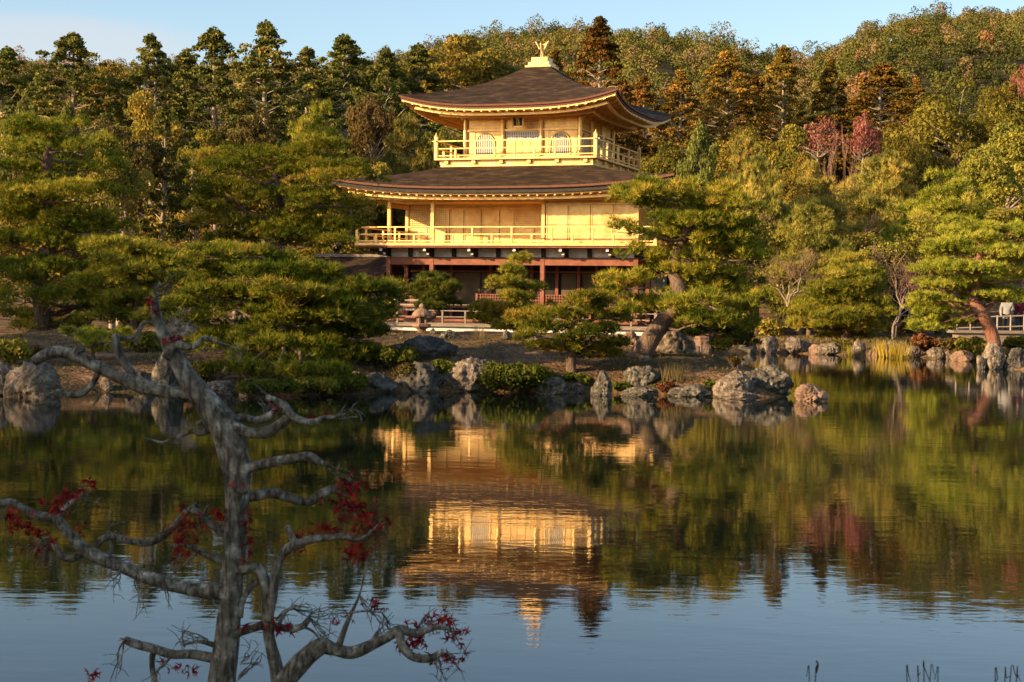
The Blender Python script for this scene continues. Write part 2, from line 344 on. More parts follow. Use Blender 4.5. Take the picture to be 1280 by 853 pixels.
# ground: soil, needle litter, moss, thin grass
m, nt, b = new_mat('garden_ground'); n, l = nt.nodes, nt.links
t = n.new('ShaderNodeTexCoord')
x = n.new('ShaderNodeTexNoise'); x.inputs['Scale'].default_value = 0.7; x.inputs['Detail'].default_value = 12; x.inputs['Roughness'].default_value = 0.7; l.new(t.outputs['Object'], x.inputs['Vector'])
r = ramp(nt, [(0.36, (0.055, 0.055, 0.016)), (0.46, (0.13, 0.082, 0.036)), (0.56, (0.25, 0.14, 0.07)), (0.68, (0.40, 0.25, 0.14))]); l.new(x.outputs['Fac'], r.inputs[0])
x2 = n.new('ShaderNodeTexNoise'); x2.inputs['Scale'].default_value = 14; x2.inputs['Detail'].default_value = 6; l.new(t.outputs['Object'], x2.inputs['Vector'])
r2 = ramp(nt, [(0.35, (0.45, 0.45, 0.45)), (0.6, (1.1, 1.1, 1.1))]); l.new(x2.outputs['Fac'], r2.inputs[0])
mx = n.new('ShaderNodeMixRGB'); mx.blend_type = 'MULTIPLY'; mx.inputs[0].default_value = 1; l.new(r.outputs[0], mx.inputs[1]); l.new(r2.outputs[0], mx.inputs[2])
gs = n.new('ShaderNodeSeparateXYZ'); l.new(t.outputs['Object'], gs.inputs[0]); gm = n.new('ShaderNodeMapRange'); gm.inputs[1].default_value = 2.5; gm.inputs[2].default_value = 9; l.new(gs.outputs[2], gm.inputs[0])
mg = n.new('ShaderNodeMixRGB'); mg.inputs[2].default_value = (0.055, 0.048, 0.018, 1); l.new(gm.outputs[0], mg.inputs[0]); l.new(mx.outputs[0], mg.inputs[1])      # leaf mould under the woods
l.new(mg.outputs[0], b.inputs['Base Color']); b.inputs['Roughness'].default_value = 0.95; b.inputs['Specular IOR Level'].default_value = 0.1
bp = n.new('ShaderNodeBump'); bp.inputs['Strength'].default_value = 1; bp.inputs['Distance'].default_value = 0.06; l.new(x2.outputs['Fac'], bp.inputs['Height']); l.new(bp.outputs[0], b.inputs['Normal'])
M['ground'] = m
# ------------------------------------------------------------------ ground, water, hills
POND = np.array([(-46,4.5),(-34,13),(-24,22),(-14,28.2),(-9.6,29.2),(-8.1,30.9),(-6.4,31.2),(-4.9,30.6),(-3.2,31.0),(-2.2,32.2),(-0.6,32.9),(0.8,32.5),(1.9,32.9),(3.4,32.4),
                 (4.8,31.9),(5.4,32.4),(5.8,33.6),(5.9,36),(5.4,39),(5.2,44),(6.0,52),(7.6,58),(9.5,60.5),(12,59),(14.2,58.2),(15.5,55),(15.3,51),(14.4,48),(15.6,46.8),(19,45.5),(27,41),(36,30),(40,16),(38,4.5),(10,5.2),(-10,5.2)], float)

def sdist(X, Y):
    """distance to the pond's edge, negative on the water"""
    x = X.ravel(); y = Y.ravel(); d = np.full(x.shape, 1e9); inside = np.zeros(x.shape, bool)
    A = POND; B = np.roll(POND, -1, axis=0)
    for (ax, ay), (bx, by) in zip(A, B):
        ex, ey = bx - ax, by - ay
        t = np.clip(((x - ax) * ex + (y - ay) * ey) / (ex * ex + ey * ey), 0, 1)
        d = np.minimum(d, np.hypot(x - ax - t * ex, y - ay - t * ey))
        c = ((ay > y) != (by > y)) & (x < (bx - ax) * (y - ay) / (by - ay + 1e-12) + ax)
        inside ^= c
    return np.where(inside, -d, d).reshape(X.shape)

SKX = np.array([-900, -300, 0, 160, 300, 400, 480, 520, 600, 680, 740, 820, 900, 960, 1000, 1040, 1080, 1130, 1200, 1280, 1500, 2200])
SKY_ = np.array([160, 122, 92, 98, 94, 88, 78, 64, 46, 35, 37, 40, 51, 74, 74, 64, 44, 33, 31, 32, 46, 140])
def sstep(a, b, x):
    t = np.clip((x - a) / (b - a), 0, 1); return t * t * (3 - 2 * t)

def height(X, Y):
    X = np.asarray(X, float); Y = np.asarray(Y, float)
    d = sdist(X, Y)
    bump = np.exp(-((Y - 40) / 6.5) ** 2) * sstep(-16, -11, X) * (1 - sstep(5.0, 6.5, X))
    hm = 0.36 + 0.50 * bump
    pts = np.stack([X.ravel() * 0.45, Y.ravel() * 0.45, np.zeros(X.size)], 1)
    nz = fbm(pts, 4, 3).reshape(X.shape)
    hm = hm * (1 + 0.35 * nz)
    hm = hm + sstep(84, 132, Y) * 6.5 + sstep(0, -60, Y) * 2
    hm = hm + sstep(22, 60, np.abs(X - 0)) * 1.0
    z = np.where(d > 0, hm * (1 - np.exp(-d / 0.9)) + 0.02, -0.9 * (1 - np.exp(d / 1.0)))
    # hills
    R = np.hypot(X, Y); th = np.clip(X / np.maximum(Y, 1.0), -3, 3); bp = CX + F0 * th
    Rr = 560.0 + 60 * np.sin(bp / 190.0)
    top = (373 + 0.0135 * (bp - 650) - np.interp(bp, SKX, SKY_)) / F0 * Rr - 12.5
    t = sstep(150, 1.0, 0 * R)  # unused
    u = np.clip((R - 165) / (Rr - 165), 0, 1)
    prof = 0.62 * u + 0.38 * u * u * (3 - 2 * u)
    pts = np.stack([X.ravel() / 55, Y.ravel() / 55, np.zeros(X.size)], 1)
    hn = fbm(pts, 3, 9).reshape(X.shape)
    hill = np.where(Y > 1, top * prof * (1 + 0.28 * hn * (1 - u) * (u > 0)), 0)
    hill = np.where(R > Rr, top * np.exp(-((R - Rr) / 260) ** 2), hill)
    return z + np.where(Y > 1, hill, 0)

def ground_hit(px, py, y0=26.0):
    """where the sight line through a pixel of the photograph meets the ground or the water"""
    ys_ = np.arange(y0, 80, .1); k = P(px, py, 1.0); d = k - Vector((0, 0, CAM_H)); X_ = d.x * ys_; Z_ = CAM_H + d.z * ys_
    g_ = np.maximum(height(X_, ys_), 0); h_ = np.nonzero(Z_ <= g_)[0]
    return float(ys_[h_[0]]) if len(h_) else 60.0

def gz(x, y): return float(height(np.array([x]), np.array([y]))[0])

def axis(segs):
    out = [segs[0][0]]
    for a, b, s in segs:
        n = max(1, int(round((b - a) / s))); out += list(np.linspace(a, b, n + 1)[1:])
    return np.array(out)
xs = axis([(-700,-150,25),(-150,-60,6),(-60,-14,1.2),(-14,22,0.3),(22,60,1.2),(60,150,6),(150,700,25)])
ys = axis([(-120,-20,8),(-20,2,2),(2,28,0.8),(28,62,0.3),(62,100,1.2),(100,200,5),(200,900,14)])
GX, GY = np.meshgrid(xs, ys); GZ = height(GX, GY)
V = np.stack([GX.ravel(), GY.ravel(), GZ.ravel()], 1); nx = len(xs)
i = np.arange(len(ys) - 1)[:, None] * nx + np.arange(nx - 1)[None, :]
Fq = np.stack([i, i + 1, i + nx + 1, i + nx], -1).reshape(-1, 4)
g = np_mesh('ground', V, Fq, M['ground'], smooth=True); tag(g, kind='structure')
w = MB(); w.add([(-60,3,0),(60,3,0),(60,64,0),(-60,64,0)], [(0,1,2,3)])
w = w.build('pond_water', M['water']); tag(w, kind='structure')

# ------------------------------------------------------------------ the pavilion
TH = math.radians(-19.0)
PC = Vector((1.23, 76.67, 0))
pav = empty('golden_pavilion', PC, TH)
tag(pav, 'three storey gold leaf pavilion with brown curved roofs and a phoenix finial beside the pond', 'pavilion')
_c, _s = math.cos(TH), math.sin(TH)
def loc2w(u, v, z=0): return Vector((PC.x + u * _c - v * _s, PC.y + u * _s + v * _c, z))

SIDES = [(0, -1), (1, 0), (0, 1), (-1, 0)]
def sidept(k, a, b, z):           # a along the side, b outwards
    if k == 0: return (a, -b, z)
    if k == 1: return (b, a, z)
    if k == 2: return (-a, b, z)
    return (-b, -a, z)

def roof(parent, name, ix, iy, ox, oy, zi, zo, lift, prof, thick, wallx, wally, zwall, fascia_in, gold_in, q=3.2, gap=0.0):
    """a hipped roof of bark shingles whose eaves rise to the corners"""
    ns, ntt = 36, 14
    def zedge(s): return zo + lift * abs(s) ** q
    def surfz(t, s): return zi + (zo - zi) * prof(t) + lift * (t ** 2.2) * abs(s) ** q
    top = MB()
    def dims(k): return (ix, iy, ox, oy) if k % 2 == 0 else (iy, ix, oy, ox)
    for k in range(4):
        ia, ib, oa, ob = dims(k)
        vs = []
        for it in range(ntt + 1):
            t = it / ntt
            for is_ in range(ns + 1):
                s = -1 + 2 * is_ / ns
                flare = 0.10 * t ** 3 * abs(s) ** 4
                vs.append(sidept(k, s * (ia + (oa - ia) * t + flare), ib + (ob - ib) * t + flare, surfz(t, s)))
        fs = [(it*(ns+1)+j, it*(ns+1)+j+1, (it+1)*(ns+1)+j+1, (it+1)*(ns+1)+j) for it in range(ntt) for j in range(ns)]
        base = len(vs)                                     # underside of the thatch
        for it in (0, 1):
            for is_ in range(ns + 1):
                s = -1 + 2 * is_ / ns; fl = 0.10 * abs(s) ** 4
                ins = 0 if it == 0 else 0.45
                vs.append(sidept(k, s * (oa - ins + fl), ob - ins + fl, zedge(s) - thick + (0.05 if it else 0)))
        e = ntt * (ns + 1)
        fs += [(e+j, e+j+1, base+j+1, base+j) for j in range(ns)]
        fs += [(base+j, base+j+1, base+ns+1+j+1, base+ns+1+j) for j in range(ns)]
        top.add(vs, fs)
    ro = top.build(name, M['shingle'], parent, smooth=False)
    def band(bname, inset, zhi, zlo, mat, th=0.08):
        mb = MB()
        for k in range(4):
            ia, ib, oa, ob = dims(k); vs = []
            for is_ in range(ns + 1):
                s = -1 + 2 * is_ / ns; fl = 0.10 * abs(s) ** 4; z = zedge(s)
                for ins, zz in ((inset, z - zhi), (inset, z - zlo), (inset + th, z - zlo), (inset + th, z - zhi)):
                    vs.append(sidept(k, s * (oa - ins + fl), ob - ins + fl, zz))
            fs = []
            for j in range(ns):
                for c in range(4):
                    fs.append((j*4+c, (j+1)*4+c, (j+1)*4+(c+1)%4, j*4+(c+1)%4))
            mb.add(vs, fs)
        return mb.build(bname, mat, ro)
    band('shingle_edge', -0.012, 0.012, thick - 0.012, M['shingle_edge'], 0.06)
    band('fascia_shade_band', fascia_in, thick + 0.003, thick + 0.09 + gap, M['under'] if gap > 0.05 else M['shingle_edge'])  # on the lower roof this dark strip paints in the shadowed underside
    band('gold_eave_board', gold_in, thick + 0.093 + gap, thick + 0.165 + gap, M['gold'])
    # soffit and rafters
    so = MB(); ra = MB(); drop = thick + 0.11 + gap
    for k in range(4):
        ia, ib, oa, ob = dims(k); wa, wb = (wallx, wally) if k % 2 == 0 else (wally, wallx)
        ins = gold_in + 0.05; vs = []; nt2 = 5
        def sp(t, s, dz):
            fl = 0.10 * abs(s) ** 4 * t
            a = s * (wa + (oa - ins - wa) * t + fl); b_ = wb - 0.05 + (ob - ins - wb + 0.05) * t + fl
            return sidept(k, a, b_, (zwall * (1 - t) + (zo - drop) * t) + lift * t ** 1.6 * abs(s) ** q + dz)
        for it in range(nt2 + 1):
            for is_ in range(ns + 1): vs.append(sp(it / nt2, -1 + 2 * is_ / ns, 0.0))
        fs = [(it*(ns+1)+j, it*(ns+1)+j+1, (it+1)*(ns+1)+j+1, (it+1)*(ns+1)+j) for it in range(nt2) for j in range(ns)]
        so.add(vs, fs)
        nr = int(round(2 * oa / 0.42))
        for j in range(nr + 1):
            s = -0.985 + 1.97 * j / nr; ds = 0.045 / oa
            pts = []
            for t in (0.0, 0.5, 1.03):
                pts += [sp(t, s - ds, -0.11), sp(t, s + ds, -0.11), sp(t, s + ds, -0.004), sp(t, s - ds, -0.004)]
            f = []
            for a0 in (0, 4): f += [(a0+c, a0+(c+1)%4, a0+4+(c+1)%4, a0+4+c) for c in range(4)]
            f += [(8, 9, 10, 11), (3, 2, 1, 0)]
            ra.add(pts, f)
        # two purlins under the rafters
        for tt in (0.42, 0.8):
            for j in range(ns):
                s0, s1 = -1 + 2 * j / ns, -1 + 2 * (j + 1) / ns
                a0, a1 = sp(tt, s0, -0.17), sp(tt, s1, -0.17)
                ra.bar(a0, a1, 0.12, 0.12)
    so.build('soffit', M['gold2'], ro); ra.build('rafters', M['gold'], ro)
    return ro

# upper roof
Hp = lambda t: np.interp(t, [0, .08, .2, .39, .6, .83, 1], [0, 0.10, 0.26, 0.475, 0.685, 0.87, 1.0])
r_top = roof(pav, 'roof', 0.42, 0.42, 5.0, 5.0, 12.80, 10.50, 0.52, Hp, 0.11, 2.75, 2.75, 10.24, 0.05, 0.10)
r_low = roof(pav, 'roof', 3.62, 3.62, 7.85, 6.25, 7.85, 6.78, 0.46, lambda t: 0.86 * t + 0.14 * t ** 0.6, 0.12, 5.85, 4.25, 6.42, 0.10, 0.30, gap=0.09)

def posts_rail(parent, name, path, z0, hs, mat, step=1.0, pr=0.045, rr=0.05, corner=None, closed=True, ch=0.2):
    """a railing: posts, rails at the heights hs, taller corner posts"""
    fr = MB(); n = len(path); segs = [(path[i], path[(i + 1) % n]) for i in range(n if closed else n - 1)]
    for a, b in segs:
        A = Vector((*a, 0)); B = Vector((*b, 0)); L = (B - A).length; k = max(1, int(round(L / step)))
        for i in range(1, k):
            p = A.lerp(B, i / k); fr.box(p.x - pr, p.x + pr, p.y - pr, p.y + pr, z0, z0 + hs[-1] - rr / 2 - 0.004 if i % 2 == 0 else z0 + hs[-2] - rr / 2 - 0.004)
    rails = MB()
    for a, b in segs:
        for j, h in enumerate(hs):
            d = (Vector(b) - Vector(a)).normalized(); e = 0.18 if j == len(hs) - 1 else 0
            rails.bar((a[0] - d.x * e, a[1] - d.y * e, z0 + h + (0.0 if segs.index((a, b)) % 2 else 0.003)), (b[0] + d.x * e, b[1] + d.y * e, z0 + h + (0.0 if segs.index((a, b)) % 2 else 0.003)), rr, rr)
    o = rails.build(name, mat, parent)
    build_each(fr, 'baluster', mat, o)
    cp = MB()
    for p in path:
        c = pr * 1.7; H = hs[-1] + ch; cp.box(p[0]-c, p[0]+c, p[1]-c, p[1]+c, z0, z0 + H)
        if ch > 0.1: cp.cyl(p, c * 1.25, z0 + H, z0 + H + 0.05, 8); cp.cyl(p, c * 0.9, z0 + H + 0.05, z0 + H + 0.2, 8, 0.01)
    build_each(cp, 'corner_post', mat, o, per=3 if ch > 0.1 else 1)
    return o

# finial
fin = MB(); fin.box(-.63,.63,-.63,.63,12.70,12.79); fin.box(-.52,.52,-.52,.52,12.79,12.96); fin.box(-.40,.40,-.40,.40,12.96,13.20)
fin.build('finial_base', M['gold'], pav, bevel=0.01)
ph = empty('phoenix_finial', loc2w(0, 0, 13.203), math.radians(-30)); tag(ph, 'gold phoenix figure with raised wings standing on top of the upper roof', 'bird finial')
def skin_mesh(name, verts, edges, radii, mat, parent, sub=1):
    me = bpy.data.meshes.new(name); me.from_pydata([tuple(v) for v in verts], edges, []); me.materials.append(mat)
    o = bpy.data.objects.new(name, me); COL.objects.link(o)
    if parent: o.parent = parent
    sk = o.modifiers.new('skin', 'SKIN'); sk.use_smooth_shade = True
    lay = me.skin_vertices[0] if len(me.skin_vertices) else None
    if lay is None:
        bm = bmesh.new(); bm.from_mesh(me); bm.verts.layers.skin.verify(); bm.to_mesh(me); bm.free(); lay = me.skin_vertices[0]
    for i_, r_ in enumerate(radii):
        r_ = r_ if isinstance(r_, tuple) else (r_, r_); lay.data[i_].radius = r_
    lay.data[0].use_root = True
    s_ = o.modifiers.new('sub', 'SUBSURF'); s_.levels = sub; s_.render_levels = sub
    return o
bv = [(0,0,.36),(0,-.10,.46),(0,-.13,.60),(0,-.11,.72),(0,-.20,.72),(0,.12,.34),(.05,0,.18),(.05,-.02,.0),(-.05,0,.18),(-.05,-.02,.0),(0,.01,.30)]
be = [(0,1),(1,2),(2,3),(3,4),(0,5),(0,10),(10,6),(6,7),(10,8),(8,9)]
skin_mesh('body', bv, be, [.085,.06,.035,.05,.012,.05,.025,.02,.025,.02,.07], M['gold'], ph)
tb = MB()
for k in range(5):
    a = math.radians(-24 + 12 * k)
    pts = [(math.sin(a) * .05, .12, .36), (math.sin(a) * .16, .28, .50), (math.sin(a) * .30, .36, .66), (math.sin(a) * .40, .36, .80 - abs(k-2)*.04)]
    tb.tube(smooth_path(pts, 3), [.03] * 9 + [.012], 5)
tb.build('tail', M['gold'], ph, smooth=True)
for sx in (-1, 1):
    wb_ = MB()
    for k in range(5):
        pts = [(sx * .06, -.02, .44), (sx * (.16 + .02 * k), .02 * k, .46 + .015 * k), (sx * (.24 - .01 * k), .03 * k, .62 - .04 * k), (sx * (.36 - .03 * k), .04 * k, .80 - .08 * k)]
        wb_.tube(smooth_path(pts, 3), [.03] * 9 + [.012], 5)
    wb_.build('wing', M['gold'], ph, smooth=True)

# third storey ----------------------------------------------------
W3 = 2.75; z3 = 8.24
b3 = MB(); b3.box(-3.85, 3.85, -3.85, 3.85, 8.14, z3); b3.build('upper_balcony_floor', M['gold'], pav, bevel=0.01)
bb = MB(); bb.box(-3.62, 3.62, -3.62, 3.62, 7.70, 8.137)
for k in range(4):
    for a in np.linspace(-3.3, 3.3, 6):
        c = sidept(k, a, 3.66, 0); bb.box(c[0]-.09, c[0]+.09, c[1]-.09, c[1]+.09, 7.98, 8.135)
bb.build('upper_balcony_skirt', M['gold'], pav)
posts_rail(pav, 'upper_balcony_railing', [(-3.78,-3.78),(3.78,-3.78),(3.78,3.78),(-3.78,3.78)], z3 + .002, [0.10, 0.42, 0.76], M['gold'], step=0.95)
wl3 = MB(); wl3.box(-W3 + .08, W3 - .08, -W3 + .08, W3 - .08, z3, 10.45)
for k in range(4):                        # horizontal boards
    for zz in np.arange(8.5, 10.1, 0.145):
        if k != 0 or zz > 9.55:
            for a0, a1 in ((-2.6, -1.0), (-.84, .84), (1.0, 2.6)):
                p0 = sidept(k, a0, W3 - .08, 0); p1 = sidept(k, a1, W3 - .055, 0); wl3.box(p0[0], p1[0], p0[1], p1[1], zz, zz + 0.125)
    for a0, a1, zt in ((-2.6, -2.3, 1), (-1.25, -1.0, 1), (1.0, 1.25, 1), (2.3, 2.6, 1)):
        if k == 0:
            p0 = sidept(k, a0, W3 - .08, 0); p1 = sidept(k, a1, W3 - .05, 0); wl3.box(p0[0], p1[0], p0[1], p1[1], z3 + .16, 9.52)
wl3.build('upper_wall', M['gold'], pav)
for k in range(4):
    for a in ((-W3 + .0, -.92, .92) ):
        c = sidept(k, a, W3, 0); pm = MB(); pm.cyl(c, .10, z3, 10.32, 12); pm.build('upper_pillar', M['gold'], pav, smooth=False)
bm_ = MB()
for k in range(4):
    for zz, w_, h_ in ((z3 + .07, .14, .13), (9.56, .10, .08), (10.12, .16, .16)):
        p0 = sidept(k, -W3 + .11, W3, zz); p1 = sidept(k, W3 - .11, W3, zz)
        q0 = Vector(p0); q1 = Vector(p1); bm_.bar(q0, q1, w_, h_)
bm_.build('upper_beams', M['gold'], pav)
# bracket sets under the upper eaves
br = MB()
for k in range(4):
    for a in (-2.75, -1.83, -.92, 0, .92, 1.83, 2.75):
        for j, (b_, z_, hw) in enumerate(((W3 + .18, 10.06, .07), (W3 + .42, 10.14, .07))):
            c = sidept(k, a, b_, 0); br.box(c[0]-hw, c[0]+hw, c[1]-hw, c[1]+hw, z_, z_ + .1)
build_each(br, 'eave_bracket', M['gold'], pav, per=2)
def bell(cx, w, z0, z1, n=18):
    """outline of a bell-shaped window"""
    pts = [(cx - w, z0)]; zs = z0 + (z1 - z0) * .50
    for i_ in range(n + 1):
        a = math.pi * (1 - i_ / n); e = math.sin(a)
        pts.append((cx + w * 1.0 * math.cos(a) * (1 - .12 * e), zs + (z1 - zs) * e ** 0.85))
    pts.append((cx + w, z0)); return pts
for k in (0, 1):
    for sx in (-1.8, 1.8):
        fwin = MB(); out = bell(sx, .47, z3 + .15, 9.44)
        pts = [Vector(sidept(k, x_, W3 - .02, z_)) for x_, z_ in out]
        fwin.tube(pts, [.035] * len(pts), 6); p0, p1 = pts[0], pts[-1]; fwin.bar(p0, p1, .07, .07)
        wo_ = fwin.build('bell_window', M['gold'], pav)
        pan = MB(); n_ = len(out); pv = [sidept(k, x_, W3 - .045, z_) for x_, z_ in out]; pan.add(pv, [tuple(range(n_))]); pan.build('window_pane', M['tan'], wo_)
        bars = MB(); 
        for x_ in np.linspace(sx - .36, sx + .36, 9):
            e = 1 - ((x_ - sx) / .47) ** 2; zt = z3 + .15 + 1.05 * (.5 + .5 * max(e, 0) ** .5)
            bars.bar(sidept(k, x_, W3 - .028, z3 + .16), sidept(k, x_, W3 - .028, min(zt, 9.40)), .045, .02)
        bars.build('window_bars', M['plaster'], wo_)
for k in (0, 1):
    dr = MB(); 
    for a0, a1 in ((-.80, -.41), (-.39, -.01), (.01, .39), (.41, .80)):
        p0 = sidept(k, a0, W3 - .075, 0); p1 = sidept(k, a1, W3 - .03, 0); dr.box(p0[0], p1[0], p0[1], p1[1], z3 + .15, 9.12)
        for zz in (8.62, 8.92):
            p1b = sidept(k, a1, W3 - .012, 0); dr.box(p0[0], p1b[0], p0[1], p1b[1], zz, zz + .05)
    d_ = dr.build('panelled_doors', M['gold'], pav)
    tr_ = MB(); p0 = sidept(k, -.80, W3 - .075, 0); p1 = sidept(k, .80, W3 - .06, 0); tr_.box(p0[0], p1[0], p0[1], p1[1], 9.13, 9.5); tr_.build('transom_backing', M['tan'], d_)
    tl = MB()
    for x_ in np.linspace(-.77, .77, 19): tl.bar(sidept(k, x_, W3 - .045, 9.13), sidept(k, x_, W3 - .045, 9.5), .04, .02)
    for zz in (9.15, 9.31, 9.48): tl.bar(sidept(k, -.8, W3 - .03, zz), sidept(k, .8, W3 - .03, zz), .02, .035)
    tl.build('transom_lattice', M['plaster'], d_)
# name plaque
pq = empty('name_plaque', loc2w(0.02, -W3 - .62, 9.66), TH); tag(pq, 'dark framed hanging plaque with gold characters under the upper eave', 'plaque')
pb = MB(); pb.bar((0, .0, 0), (0, -.12, .56), .42, .04); pb.build('board', M['black'], pq)
fr_ = MB()
for sx in (-1, 1):
    fr_.bar((sx * .24, .0, -.05), (sx * .27, -.14, .62), .07, .07)
fr_.bar((-.30, .005, -.02), (.30, .005, -.02), .08, .07); fr_.bar((-.33, -.13, .58), (.33, -.13, .58), .08, .07)
fr_.build('frame', M['gold2'], pq)
tx = bpy.data.curves.new('lettering', 'FONT'); tx.body = '究\n竟\n頂'; tx.size = .19; tx.space_line = .95; tx.align_x = 'CENTER'; tx.extrude = .006
tx.materials.append(M['gold']); _t = bpy.data.objects.new('lettering', tx); COL.objects.link(_t); bpy.context.view_layer.update()
to = bpy.data.objects.new('lettering', bpy.data.meshes.new_from_object(_t.evaluated_get(bpy.context.evaluated_depsgraph_get()))); bpy.data.objects.remove(_t); COL.objects.link(to); to.parent = pq
to.location = (0, -.115, .40); to.rotation_euler = (math.radians(90 + 12), 0, 0)

# second storey ---------------------------------------------------
U2, V2 = 5.85, 4.25; z2 = 4.33
f2 = MB(); f2.box(-U2 - 1.2, U2 + 1.2, -V2 - 1.2, V2 + 1.2, 4.20, z2); f2.build('balcony_floor', M['gold'], pav, bevel=.01)
f2 = MB(); f2.box(-U2 - 1.12, U2 + 1.12, -V2 - 1.12, V2 + 1.12, 4.12, 4.197); f2.build('balcony_edge_beam', M['redwood'], pav)
posts_rail(pav, 'balcony_railing', [(-U2-1.1,-V2-1.1),(U2+1.1,-V2-1.1),(U2+1.1,V2+1.1),(-U2-1.1,V2+1.1)], z2 + .002, [0.08, 0.38, 0.70], M['gold'], step=.95, pr=.04, rr=.05, ch=-.04)
inner = 1.57; VI = -V2 + 2.12
wl2 = MB()
wl2.box(inner, U2 - .06, -V2 + .06, V2 - .06, z2, 6.50); wl2.box(-U2 + .06, inner - .002, VI + .06, V2 - .06, z2, 6.50)
wl2.build('middle_wall', M['gold'], pav)
ce = MB(); ce.box(-U2 + .02, inner - .004, -V2 + .02, VI + .04, 6.20, 6.28); ce.build('veranda_ceiling', M['gold2'], pav)
for u_, v_ in [(-U2, -V2), (-3.72, -V2), (inner, -V2), (U2, -V2), (-U2, VI), (U2, -V2/3), (U2, V2/3), (U2, V2), (-U2, 0), (-U2, V2)]:
    pm = MB(); pm.box(u_-.085, u_+.085, v_-.085, v_+.085, z2, 6.40); pm.build('pillar', M['gold'], pav, bevel=.012)
bm2 = MB()
for (x0, y0, x1, y1) in ((-U2, -V2, U2, -V2), (U2, -V2, U2, V2), (-U2, -V2, -U2, V2), (-U2, VI, inner, VI)):
    for zz, w_, h_ in (((6.30, .14, .15),) if y0 == -V2 and y1 == -V2 else ((6.30, .13, .15), (6.02, .10, .07), (z2 + .06, .14, .12))):
        bm2.bar((x0 + (.087 if x1 > x0 else 0), y0 + (.087 if y1 > y0 else 0), zz), (x1 - (.087 if x1 > x0 else 0), y1 - (.087 if y1 > y0 else 0), zz), w_, h_)
bm2.bar((inner + .09, -V2, z2 + .06), (U2 - .09, -V2, z2 + .06), .13, .12); bm2.bar((inner + .09, -V2, 6.08), (U2 - .09, -V2, 6.08), .11, .06)
bm2.build('middle_beams', M['gold'], pav)
# fine-latticed shutters of the right half
for j in range(4):
    a0 = inner + .13 + j * 1.03; a1 = a0 + .99
    for z0_, z1_ in ((z2 + .13, 5.17), (5.19, 6.03)):
        s_ = MB(); s_.box(a0, a1, -V2 - .01, -V2 + .055, z0_, z1_)
        for zz in np.arange(z0_ + .04, z1_ - .03, .072): s_.box(a0 + .05, a1 - .05, -V2 - .028, -V2 - .012, zz, zz + .03)
        for e0, e1 in ((a0, a0 + .05), (a1 - .05, a1)): s_.box(e0, e1, -V2 - .04, -V2 - .012, z0_, z1_)
        s_.box(a0 + .052, a1 - .052, -V2 - .04, -V2 - .012, z1_ - .035, z1_)
        s_.build('latticed_shutter', M['gold'], pav)
def lattice(parent, a0, a1, z0_, z1_, v_, mat, back, name='lattice_window', step=.1, axis_=0):
    bk = MB()
    if axis_ == 0: bk.box(a0, a1, v_ + .03, v_ + .05, z0_, z1_)
    else: bk.box(v_ - .05, v_ - .03, a0, a1, z0_, z1_)
    lt = MB()
    def B_(x0, x1, zA, zB, d0, d1):
        if axis_ == 0: lt.box(x0, x1, v_ + d0, v_ + d1, zA, zB)
        else: lt.box(v_ - d1, v_ - d0, x0, x1, zA, zB)
    n1 = int((a1 - a0) / step); n2 = int((z1_ - z0_) / step)
    for i_ in range(n1 + 1):
        x_ = a0 + (a1 - a0) * i_ / n1; B_(x_ - .019, x_ + .019, z0_, z1_, 0, .026)
    for i_ in range(n2 + 1):
        z_ = z0_ + (z1_ - z0_) * i_ / n2; B_(a0, a1, z_ - .019, z_ + .019, -.006, .022)
    o = lt.build(name, mat, parent); bk.build('backing', back, o); return o
lattice(pav, -5.72, -3.86, 5.18, 6.0, VI - .02, M['gold'], M['gold2'])
lattice(pav, -.55, 1.45, 5.18, 6.0, VI - .02, M['gold'], M['gold2'])
pn = MB()
for a0, a1 in ((-5.72, -4.83), (-4.79, -3.86), (-.55, .43), (.47, 1.45)):
    pn.box(a0, a1, VI - .03, VI + .055, z2 + .13, 5.12)
    for e0, e1 in ((a0, a0 + .05), (a1 - .05, a1)): pn.box(e0, e1, VI - .05, VI - .032, z2 + .13, 5.12)
pn.build('lower_panels', M['gold'], pav)
for a0, a1 in ((-3.68, -3.02), (-2.98, -2.16), (-2.12, -1.26), (-1.22, -.64)):
    pn = MB(); pn.box(a0, a1, VI - .02, VI + .055, z2 + .13, 5.98)
    for e0, e1 in ((a0, a0 + .045), (a1 - .045, a1)): pn.box(e0, e1, VI - .045, VI - .022, z2 + .13, 5.98)
    pn.build('sliding_door', M['gold'], pav)
jb = MB()
for a in (-3.77, -.595): jb.box(a - .05, a + .05, VI - .06, VI + .05, z2 + .13, 5.98)
build_each(jb, 'door_post', M['gold'], pav)
es = MB()
for k_ in range(3):
    for h_ in range(2):
        a0 = -V2 + .2 + k_ * 2.83 + h_ * 1.33; es.box(U2 - .055, U2 + .02, a0, a0 + 1.27, z2 + .13, 5.95)
build_each(es, 'side_shutter', M['gold'], pav)

# first storey ----------------------------------------------------
z1 = 0.92
pl = MB(); pl.box(-U2 - .05, U2 + .05, -V2 - .05, V2 + .05, -0.2, .56); pl.build('plaster_base', M['plaster'], pav)
ps = MB(); ps.box(-U2 - .9, U2 + .9, -V2 - .9, V2 + .9, -.2, .22); ps.build('stone_footing', M['stone'], pav)
dk = MB()
for i_ in range(9): dk.box(-U2 - 1.3, U2 + 1.3, -V2 - 1.3 + i_ * .14, -V2 - 1.3 + i_ * .14 + .132, .70, .75)
dk.box(-U2 - 1.3, U2 + 1.3, -V2 - 1.28, -V2 - 1.16, .60, .698)
dk.box(U2 + .3, U2 + 1.3, -V2, V2, .70, .75)
dk.build('outer_deck', M['greywood'], pav)
dkw = MB(); dkw.box(-U2 - 1.2, U2 + 1.2, -V2 - 1.10, -V2 - 1.02, .0, .58); dkw.build('deck_wall', M['plaster'], pav)
